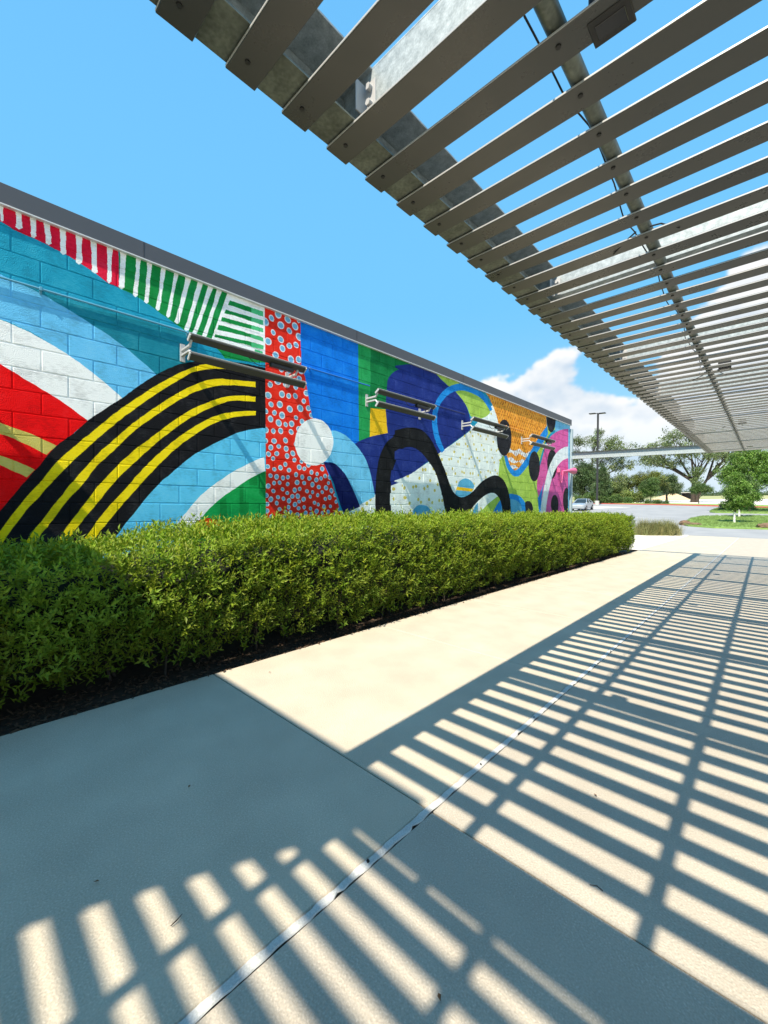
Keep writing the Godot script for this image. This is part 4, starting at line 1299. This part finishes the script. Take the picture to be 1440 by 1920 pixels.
	for i in spots.size():
		var s = spots[i]
		var upv: Vector3 = (s[1] + Vector3(rng.randfn(), rng.randfn(), rng.randfn()) * 0.32).normalized()
		var side := upv.cross(Vector3(rng.randfn(), rng.randfn(), rng.randfn())).normalized()
		var sc := rng.randf_range(0.7, 1.5)
		var tr := Transform3D(Basis(side, upv, side.cross(upv)).scaled(Vector3.ONE * sc), s[0])
		var w := i % 3
		if alone.has(i):
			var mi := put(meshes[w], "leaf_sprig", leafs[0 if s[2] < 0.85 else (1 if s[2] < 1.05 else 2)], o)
			mi.transform = tr
		else:
			xf[w].append(tr)
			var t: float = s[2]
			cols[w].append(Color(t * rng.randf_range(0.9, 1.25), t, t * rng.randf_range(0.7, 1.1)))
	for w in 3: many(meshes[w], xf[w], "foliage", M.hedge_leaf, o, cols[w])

# ---------------------------------------------------------------- trees
func background_trees() -> void:
	var up := Vector3.UP
	tree("cottonwood_tree", "tall airy cottonwood with thin grey-green top behind the lamp post", at(-33.6, 108.7), 6.0, 0.35,
		[[Vector3(-4.6, 11.5, 0), 3.0], [Vector3(-3.4, 15.0, 1), 2.0], [Vector3(0.2, 14.5, 0), 2.2], [Vector3(1.6, 17.0, 0), 1.3], [Vector3(4.4, 13.5, 0), 2.7], [Vector3(7.0, 11.5, 1), 2.2], [Vector3(2.0, 11.0, -1), 2.8], [Vector3(8.2, 8.6, 0), 1.4], [Vector3(5.5, 8.6, 0), 2.2], [Vector3(2.6, 5.4, 0), 3.0], [Vector3(6.2, 4.6, 0), 2.6], [Vector3(-2.0, 6.0, 0), 3.0]], 760, 1.15, M.leaf_light)
	tree("dense_tree", "dense dark green tree beside the corner of the building", at(-33.1, 100.5), 2.0, 0.3,
		[[Vector3(-1.5, 4.2, 0), 3.2], [Vector3(1.6, 5.6, 0), 3.2], [Vector3(0.2, 7.6, 0), 2.2], [Vector3(3.2, 3.4, 1), 2.3]], 900, 1.1, M.leaf_dark)
	tree("cedar_tree", "dark cone-shaped cedar just right of the lamp post", at(-26.9, 92.9), 1.5, 0.18,
		[[Vector3(0, 1.9, 0), 2.1], [Vector3(0.1, 3.6, 0), 1.8], [Vector3(0, 5.2, 0), 1.35], [Vector3(0, 6.7, 0), 0.9], [Vector3(0, 7.8, 0), 0.45]], 620, 0.85, M.leaf_dark, "tree", "trees beyond the parking lot", 1)
	tree("bushy_tree", "broad yellow-green bushy tree in the middle of the tree belt", at(-24.2, 115.5), 1.5, 0.25,
		[[Vector3(-3.6, 3.6, 0), 2.6], [Vector3(-0.6, 5.0, 0), 2.6], [Vector3(2.2, 5.6, 0), 2.3], [Vector3(-6.4, 3.0, 0), 2.3], [Vector3(3.8, 3.2, 0), 2.0], [Vector3(-8.6, 2.2, 0), 2.0], [Vector3(0.8, 2.4, 1), 2.2]], 1100, 0.9, M.leaf_yellow)
	tree("round_tree", "round dark green tree left of the sand heap", at(-20.8, 124.1), 1.6, 0.25,
		[[Vector3(0.2, 3.6, 0), 2.5], [Vector3(1.4, 3.1, 0), 2.0], [Vector3(-0.9, 4.8, 0), 1.9], [Vector3(0.6, 5.3, 0), 1.6]], 620, 1.0, M.leaf_dark)
	tree("lot_tree", "small dark tree with a bare stem by the red kerb", at(-18.1, 92.5), 1.6, 0.09,
		[[Vector3(0, 2.6, 0), 1.7], [Vector3(-0.6, 3.1, 0), 1.4], [Vector3(0.5, 4.1, 0), 1.0]], 420, 0.75, M.leaf_mid, "tree", "young trees round the parking lot", 1)
	tree("low_bush", "low yellow-green bush under the bushy tree", at(-22.6, 95.4), 0.0, 0.0,
		[[Vector3(-1.6, 0.9, 0), 1.3], [Vector3(0.2, 1.3, 0), 1.5], [Vector3(1.6, 0.9, 0), 1.2]], 260, 0.8, M.leaf_lime, "bush", "bushes along the parking lot")
	tree("low_bush_001", "wide low bush behind the silver car", at(-29.0, 92.5), 0.0, 0.0,
		[[Vector3(-2.2, 0.7, 0), 1.2], [Vector3(0, 1.0, 0), 1.4], [Vector3(2.4, 0.8, 0), 1.3], [Vector3(4.6, 0.7, 0), 1.2]], 300, 0.8, M.leaf_mid, "bush", "bushes along the parking lot")
	tree("low_bush_002", "low dark bush right of the cedar", at(-24.5, 91.5), 0.0, 0.0,
		[[Vector3(-1.2, 0.6, 0), 1.0], [Vector3(0.8, 0.7, 0), 1.1], [Vector3(2.6, 0.5, 0), 0.9]], 200, 0.7, M.leaf_mid, "bush", "bushes along the parking lot")
	for q in [[-17.2, 85.5, 0], [-15.0, 82.5, 1]]:
		tree("verge_shrub", ["low shrub at the foot of the small dark tree", "low shrub between the small dark tree and the old tree"][q[2]], at(q[0], q[1]), 0.0, 0.0, [[Vector3(0, 0.3, 0), 0.55], [Vector3(1.0, 0.25, 0), 0.5]], 70, 0.5, M.leaf_mid, "bush", "bushes along the parking lot")
	# the old tree: forked trunk, wide bare limbs, leaves only towards their ends
	var old := thing("old_tree", "big old tree with a forked trunk and wide bare limbs right of the beam", "tree", "trees beyond the parking lot")
	old.position = at(-13.0, 105.0)
	var b := MB.new()
	b.tube([Vector3(0, -0.5, 0), Vector3(0, 0.7, 0), Vector3(-0.1, 2.4, 0), Vector3(0.1, 4.2, 0)], [0.66, 0.46, 0.40, 0.38], 12, false)
	b.tube([Vector3(0.5, -0.5, 0.3), Vector3(0.8, 1.2, 0.3), Vector3(1.5, 3.2, 0.2), Vector3(2.2, 4.6, 0)], [0.38, 0.30, 0.25, 0.22], 10, false)
	var ends := [Vector3(-8.2, 9.4, 1), Vector3(-6.4, 11.6, -1), Vector3(-3.4, 12.8, 1), Vector3(-0.6, 14.6, -1), Vector3(2.4, 13.0, 1.5), Vector3(4.2, 12.6, -1), Vector3(6.2, 11.4, 1), Vector3(7.8, 10.4, -1), Vector3(5.6, 8.2, 2), Vector3(-5.0, 7.6, 2), Vector3(-2.2, 10.2, 3), Vector3(1.6, 10.2, -3)]
	var xf: Array = []
	var cols: Array = []
	for e in ends:
		var from := Vector3(0.1, 4.0, 0) if e.x < 4.0 else Vector3(2.2, 4.5, 0)
		var pts := limb(b, from, e, 0.26, 0.05, 0.7, 8)
		for j in 7:
			var s: Vector3 = pts[2 + j % 4]
			var tip: Vector3 = e.lerp(s, rng.randf() * 0.6) + Vector3(rng.randfn() * 1.3, absf(rng.randfn()) * 0.9, rng.randfn() * 1.3)
			limb(b, s, tip, 0.10, 0.025, 0.25, 5)
			for m in 9:
				xf.append(Transform3D(Basis.from_euler(Vector3(rng.randf() * TAU, rng.randf() * TAU, 0)).scaled(Vector3.ONE * rng.randf_range(0.7, 1.5)), tip + Vector3(rng.randfn(), rng.randfn() * 0.6, rng.randfn()) * 0.75))
				var g := rng.randf_range(0.7, 1.25)
				cols.append(Color(g, g, g))
	for k in 60:
		xf.append(Transform3D(Basis.from_euler(Vector3(rng.randf() * TAU, rng.randf() * TAU, 0)).scaled(Vector3.ONE * rng.randf_range(0.6, 1.1)), Vector3(0.6 + rng.randfn() * 0.7, rng.randf_range(3.5, 7.0), 0.9)))
		cols.append(Color(0.9, 1.0, 0.9))
	build(b, "trunk", M.bark, old)
	many(tufts[2], xf, "crown", M.leaf_light, old, cols)
	tree("lot_tree_001", "small spreading tree in front of the old tree's trunk", at(-10.0, 86.8), 1.1, 0.07,
		[[Vector3(-0.6, 2.3, 0), 1.0, 0.7], [Vector3(0.6, 2.4, 0), 1.1, 0.7], [Vector3(0.1, 2.8, 0), 0.8, 0.7], [Vector3(1.3, 2.2, 0), 0.6, 0.7]], 300, 0.6, M.leaf_mid, "tree", "young trees round the parking lot", 1)
	# the bright maple behind and the young one before it
	tree("bright_tree", "large bright green round-headed tree at the right edge", at(-2.3, 55.6, 0.05), 1.7, 0.10,
		[[Vector3(-1.3, 3.5, 0), 1.4], [Vector3(1.0, 3.5, 0), 1.7], [Vector3(3.4, 5.0, 0), 1.5], [Vector3(-0.9, 5.4, 0), 1.0], [Vector3(-0.4, 4.6, 0), 1.5], [Vector3(1.6, 5.0, 0), 1.4], [Vector3(0.4, 5.6, 0), 1.1], [Vector3(2.9, 3.6, 0), 1.5], [Vector3(-2.0, 4.0, 0), 0.9]], 1300, 0.55, M.leaf_bright, "tree", "young trees round the parking lot")
	var yt := tree("young_tree", "young green tree with a white-wrapped stem on the front grass island", at(-2.42, 38.9, 0.06), 0.9, 0.035,
		[[Vector3(-0.15, 1.35, 0), 0.6], [Vector3(0.4, 1.5, 0), 0.75], [Vector3(-0.1, 2.1, 0), 0.7], [Vector3(0.35, 2.6, 0), 0.6], [Vector3(0.15, 3.2, 0), 0.42], [Vector3(0.95, 1.75, 0), 0.5]], 620, 0.36, M.leaf_bright, "tree", "young trees round the parking lot")
	var wr := MB.new()
	wr.tube([Vector3(0, -0.1, 0), Vector3(0, 0.75, 0)], [0.075, 0.068], 10)
	build(wr, "trunk_wrap", M.wrap, yt)
	tree("young_tree_001", "white-wrapped young tree half hidden behind the front young tree", at(-2.52, 45.4, 0.06), 1.0, 0.04,
		[[Vector3(0.1, 1.9, 0), 0.7], [Vector3(0.5, 2.4, 0), 0.75], [Vector3(0.2, 3.0, 0), 0.6]], 500, 0.42, M.leaf_mid, "tree", "young trees round the parking lot")
	var w2 := MB.new()
	w2.tube([Vector3(0, -0.1, 0), Vector3(0, 0.75, 0)], [0.075, 0.068], 10)
	build(w2, "trunk_wrap", M.wrap, get_node("young_tree_001"))
	# shrubs on the rear island
	tree("island_shrub", "low shrubs on the rear grass island left of the bright tree", at(-4.0, 59.0, 0.05), 0.0, 0.0, [[Vector3(-0.6, 0.2, 0), 0.5], [Vector3(0.5, 0.25, 0.3), 0.6], [Vector3(1.6, 0.2, 0), 0.5]], 150, 0.4, M.leaf_yellow, "bush", "bushes along the parking lot")
	# the far tree line
	var xf2: Array = []
	var c2: Array = []
	for k in 1500:
		var f := rng.randf()
		var x := -330.0 + 480.0 * f
		var a := 470.0 + 40.0 * rng.randf() - absf(x) * 0.2
		var hgt := 3.0 + 2.4 * sin(x * 0.11) * sin(x * 0.031 + 1.0)
		xf2.append(Transform3D(Basis.from_euler(Vector3(rng.randf() * TAU, rng.randf() * TAU, 0)).scaled(Vector3.ONE * rng.randf_range(2.5, 5.0)), at(x, a, rng.randf() * maxf(1.0, hgt))))
		var g := rng.randf_range(0.7, 1.1)
		c2.append(Color(g, g, g))
	var line := many(tufts[0], xf2, "distant_trees", M.leaf_dark, self, c2)
	tag(line, "far-off line of dark trees along the horizon", "tree line")

# ---------------------------------------------------------------- things on the lot
func lot_objects() -> void:
	# lamp post
	var lp := thing("lamp_post", "tall black parking lot lamp post with a flat double head", "lamp post")
	lp.position = at(-21.92, 73.44, -0.03)
	var b := MB.new()
	b.tube([Vector3(0, 0, 0), Vector3(0, 0.75, 0)], [0.33, 0.31], 16)
	build(b, "concrete_base", M.paving, lp)
	b = MB.new()
	b.box(Transform3D(Basis(), Vector3(0, 7.9, 0)), Vector3(0.26, 14.4, 0.26), 0.03)
	build(b, "pole", M.dark_metal, lp)
	for q in [[-0.85, 0.05], [0.65, -0.10]]:
		b = MB.new()
		b.box(Transform3D(Basis(Vector3.BACK, -0.05), Vector3(q[0], 15.15 + q[1], 0)), Vector3(1.0, 0.14, 0.6), 0.03)
		b.bx(Vector3(q[0] * 0.35, 15.1 + q[1], 0), Vector3(absf(q[0]) * 0.7, 0.1, 0.12), 0.01)
		var hd := build(b, "lamp_head", M.dark_metal, lp)
		b = MB.new()
		b.box(Transform3D(Basis(Vector3.BACK, -0.05), Vector3(q[0], 15.07 + q[1], 0)), Vector3(0.7, 0.02, 0.45), 0.004)
		build(b, "lens", M.light_lens, hd)
	car()
	# ornamental grass clumps by the end of the hedge
	var blade := MB.new()
	for k in 9:
		var ang := k * 2.4
		var d := Vector3(cos(ang), 0, sin(ang))
		var s := Vector3(-d.z, 0, d.x) * 0.006
		var p := d * 0.05
		var reach := 0.22 + 0.05 * (k % 4)
		var m1 := p + d * reach * 0.35 + Vector3.UP * 0.5
		var m2 := p + d * reach + Vector3.UP * (0.86 - 0.05 * (k % 3))
		blade.quad(p - s, p + s, m1 + s, m1 - s, d.cross(Vector3.UP).cross(Vector3.UP))
		blade.tri(m1 - s, m1 + s, m2, Vector3.UP)
	var bm := blade.mesh()
	var clumps := [["leftmost clump of feathery ornamental grass, against the hedge's end", -5.55, 26.9], ["middle clump of feathery ornamental grass past the hedge's end", -5.05, 27.4], ["clump of feathery ornamental grass round the path light", -4.62, 28.0]]
	for q in clumps:
		var o := thing("ornamental_grass", q[0], "grass clump", "ornamental grass by the walkway's end")
		o.position = at(q[1], q[2], -0.01)
		var xf: Array = []
		var cols: Array = []
		for k in 150:
			var off := Vector2(rng.randfn(), rng.randfn()) * 0.27
			xf.append(Transform3D(Basis(Vector3.UP, rng.randf() * TAU).scaled(Vector3(1.0, rng.randf_range(0.5, 1.25) * clampf(1.15 - off.length() * 0.8, 0.4, 1.1), 1.0)), Vector3(off.x, 0, off.y)))
			var g := rng.randf_range(0.7, 1.25)
			cols.append(Color(g * rng.randf_range(0.95, 1.25), g, g * 0.9))
		many(bm, xf, "blades", M.blade, o, cols)
	var pl := thing("path_light", "slim post light with a flat cap in the ornamental grass", "path light")
	pl.position = at(-4.72, 28.5, -0.02)
	b = MB.new()
	b.bx(Vector3(0, 0.36, 0), Vector3(0.05, 0.72, 0.05), 0.005)
	build(b, "post", M.galv_dark, pl)
	b = MB.new()
	b.bx(Vector3(0, 0.735, 0), Vector3(0.30, 0.03, 0.13), 0.006)
	build(b, "cap", M.galv_dark, pl)
	# boulders
	rock("boulder", "brown boulder at the left tip of the front grass island", at(-4.95, 36.2, 0.08), Vector3(0.34, 0.22, 0.3), 3)
	rock("boulder_001", "long flat tan boulder beside the brown one", at(-4.35, 35.5, 0.05), Vector3(0.50, 0.15, 0.26), 4)
	rock("boulder_002", "tan boulder on the island's edge at the right of the picture", at(-0.62, 34.9, 0.10), Vector3(0.50, 0.22, 0.32), 5)
	# sand heap
	var sh := thing("sand_heap", "pale cone of sand on the yard behind the trees", "sand heap")
	sh.position = at(-24.4, 149.4, -0.1)
	b = MB.new()
	var prev: Array = []
	for i in 9:
		var t := i / 8.0
		var ring: Array = []
		for k in 28:
			var ang := TAU * k / 28
			var r := lerpf(5.0, 0.25, t) * (1.0 + 0.08 * sin(ang * 3.0 + 1.0) + 0.04 * sin(ang * 7.0))
			ring.append(Vector3(cos(ang) * r + t * 0.9, 2.2 * pow(t, 0.9), sin(ang) * r * 0.8))
		if i > 0:
			for k in 28: b.quad(prev[k], prev[(k + 1) % 28], ring[(k + 1) % 28], ring[k], Vector3(cos(TAU * k / 28), 0.8, sin(TAU * k / 28)))
		prev = ring
	for k in range(1, 27): b.tri(prev[0], prev[k], prev[k + 1], Vector3.UP)
	build(b, "heap", M.sand, sh)
	var bn := thing("storage_shed", "small dark open-fronted shed left of the old tree", "shed")
	bn.position = at(-21.2, 160.5, 0.1)
	b = MB.new()
	b.bx(Vector3(0, 0.95, -1.0), Vector3(3.2, 1.9, 0.1), 0.01)
	b.bx(Vector3(-1.55, 0.95, 0), Vector3(0.12, 1.9, 2.0), 0.01)
	b.bx(Vector3(1.55, 0.95, 0), Vector3(0.12, 1.9, 2.0), 0.01)
	build(b, "wall", M.black, bn)
	b = MB.new()
	b.bx(Vector3(0, 2.0, 0), Vector3(3.5, 0.16, 2.4), 0.02)
	build(b, "roof", M.paving, bn)
	var bo := thing("orange_marker", "orange marker post at the kerb on the right edge", "marker post")
	bo.position = at(-0.75, 67.6, 0.0)
	b = MB.new()
	b.bx(Vector3(0, 0.55, 0), Vector3(0.7, 1.1, 0.3), 0.03)
	build(b, "panel", mat(0.75, 0.27, 0.10, 0.7), bo)
	b = MB.new()
	b.bx(Vector3(0, 0.06, 0), Vector3(0.9, 0.12, 0.5), 0.02)
	build(b, "foot", M.black, bo)

func rock(called: String, label: String, p: Vector3, size: Vector3, sd: int) -> void:
	var nz := noise(0.9, 4, sd)
	var b := MB.new()
	var rows := 12
	var colsn := 18
	var g: Array = []
	for i in rows + 1:
		var row: Array = []
		for k in colsn:
			var th := PI * i / rows
			var ph := TAU * k / colsn
			var d := Vector3(sin(th) * cos(ph), cos(th), sin(th) * sin(ph))
			var e := Vector3(signf(d.x) * pow(absf(d.x), 0.75), signf(d.y) * pow(absf(d.y), 0.75), signf(d.z) * pow(absf(d.z), 0.75))
			row.append(e * size * (1.0 + 0.35 * nz.get_noise_3d(d.x * 1.6, d.y * 1.6, d.z * 1.6)))
		g.append(row)
	for i in rows:
		for k in colsn:
			var n := (k + 1) % colsn
			b.quad(g[i][k], g[i][n], g[i + 1][n], g[i + 1][k], g[i][k] + g[i + 1][n])
	var o := put(b.mesh(), called, M.stone, self)
	o.position = p
	o.rotation.y = sd * 0.7
	tag(o, label, "boulder", "boulders on the front grass island")

func car() -> void:
	var o := thing("silver_car", "silver sedan parked half hidden behind the building's corner", "car")
	o.position = at(-18.6, 56.4, -0.02)
	o.rotation = Vector3(0.033, 0.06, 0)
	# cross sections along the car: z, half width low, half width high, bottom, waist
	var secs := [[2.30, 0.55, 0.50, 0.36, 0.62], [2.22, 0.78, 0.70, 0.26, 0.74], [1.60, 0.87, 0.80, 0.20, 0.90], [0.80, 0.88, 0.82, 0.19, 0.96], [-0.80, 0.88, 0.82, 0.19, 0.98], [-1.70, 0.87, 0.80, 0.20, 1.00], [-2.20, 0.80, 0.74, 0.26, 0.96], [-2.32, 0.66, 0.62, 0.36, 0.80]]
	var b := MB.new()
	var prev: Array = []
	for s in secs:
		var ring := [Vector3(-s[1] * 0.9, s[3], s[0]), Vector3(-s[1], lerpf(s[3], s[4], 0.35), s[0]), Vector3(-s[1], lerpf(s[3], s[4], 0.75), s[0]), Vector3(-s[2], s[4], s[0]), Vector3(0, s[4] + 0.03, s[0]), Vector3(s[2], s[4], s[0]), Vector3(s[1], lerpf(s[3], s[4], 0.75), s[0]), Vector3(s[1], lerpf(s[3], s[4], 0.35), s[0]), Vector3(s[1] * 0.9, s[3], s[0])]
		if not prev.is_empty():
			for k in 9:
				var n := (k + 1) % 9
				b.quad(prev[k], prev[n], ring[n], ring[k], (prev[k] + ring[n]) * 0.5 - Vector3(0, 0.55, s[0]))
		prev = ring
		if s == secs[0] or s == secs[-1]:
			for k in range(1, 8): b.tri(ring[0], ring[k], ring[k + 1], Vector3(0, 0, s[0]))
	build(b, "body", M.car_paint, o)
	# cabin: pillars and roof in paint, panes set in
	var roof := [Vector3(-0.56, 1.42, 0.25), Vector3(0.56, 1.42, 0.25), Vector3(0.56, 1.40, -1.0), Vector3(-0.56, 1.40, -1.0)]
	var base := [Vector3(-0.78, 0.95, 1.05), Vector3(0.78, 0.95, 1.05), Vector3(0.78, 0.98, -1.75), Vector3(-0.78, 0.98, -1.75)]
	var mid := [Vector3(-0.60, 1.47, -0.1), Vector3(0.60, 1.47, -0.1), Vector3(0.58, 1.46, -0.8), Vector3(-0.58, 1.46, -0.8)]
	b = MB.new()
	for k in 4: b.quad(roof[k], roof[(k + 1) % 4], mid[(k + 1) % 4], mid[k], Vector3.UP)
	b.quad(mid[0], mid[1], mid[2], mid[3], Vector3.UP)
	for k in 4: b.tube([base[k], roof[k]], [0.055, 0.045], 6)
	for x in [-1.0, 1.0]: b.tube([Vector3(x * 0.79, 0.96, -0.38), Vector3(x * 0.57, 1.42, -0.38)], [0.045, 0.04], 6)
	build(b, "roof", M.car_paint, o)
	for k in 4:
		var n := (k + 1) % 4
		b = MB.new()
		b.quad(base[k] * Vector3(0.985, 1, 0.985), base[n] * Vector3(0.985, 1, 0.985), roof[n] * Vector3(0.985, 1, 0.985), roof[k] * Vector3(0.985, 1, 0.985), (base[k] + roof[n]) * 0.5 - Vector3(0, 1.2, -0.35))
		build(b, ["windscreen", "side_window", "rear_window", "side_window"][k], M.glass_dark, o)
	for x in [-0.80, 0.80]:
		for z in [1.38, -1.36]:
			b = MB.new()
			b.tube([Vector3(x - 0.11, 0.32, z), Vector3(x + 0.11, 0.32, z)], [0.32, 0.32], 18)
			var ty := build(b, "wheel", M.tyre, o)
			b = MB.new()
			b.tube([Vector3(x + signf(x) * 0.10, 0.32, z), Vector3(x + signf(x) * 0.118, 0.32, z)], [0.20, 0.19], 14)
			build(b, "rim", M.rim, ty)
	for x in [-0.58, 0.58]:
		b = MB.new()
		b.bx(Vector3(x, 0.68, 2.23), Vector3(0.34, 0.14, 0.08), 0.02)
		build(b, "headlight", M.white_metal, o)
		b = MB.new()
		b.bx(Vector3(x, 0.82, -2.24), Vector3(0.34, 0.14, 0.08), 0.02)
		build(b, "tail_light", M.lamp_red, o)

# ---------------------------------------------------------------- litter on the concrete
func small_things() -> void:
	var m := MB.new()
	leaf_fold(m, Transform3D.IDENTITY, 0.02, 0.011)
	var lm := m.mesh()
	for q in [[-2.0, 0.74, "small brown leaf lying in the shade left of the bright strips"], [-2.95, 1.72, "rust-brown leaf lying by the hedge at the edge of the sunlit slab"], [-0.66, 0.90, "tan leaf lying on a bright strip right of the white joint"], [-0.6, 2.05, "tiny brown leaf lying on the slatted shade"], [-1.72, 0.33, "small brown leaf on the leftmost bright strip"]]:
		var o := put(lm, "fallen_leaf", M.litter, self)
		o.position = at(q[0], q[1], 0.008)
		o.rotation = Vector3(-0.15, rng.randf() * TAU, 0.2)
		tag(o, q[2], "leaf", "fallen leaves on the walkway")
	var tw := MB.new()
	tw.tube([Vector3(-0.02, 0.004, 0), Vector3(0, 0.008, 0.003), Vector3(0.022, 0.004, -0.004)], [0.0016, 0.002, 0.001], 5)
	for q in [[-1.38, 0.47, "dark twig on the third bright strip"], [-0.45, 1.55, "thin dark twig on the shaded slab right of the white joint"]]:
		var o := put(tw.mesh(), "twig", M.bark, self)
		o.position = at(q[0], q[1], 0.003)
		o.rotation.y = rng.randf() * TAU
		tag(o, q[2], "twig", "twigs on the walkway")
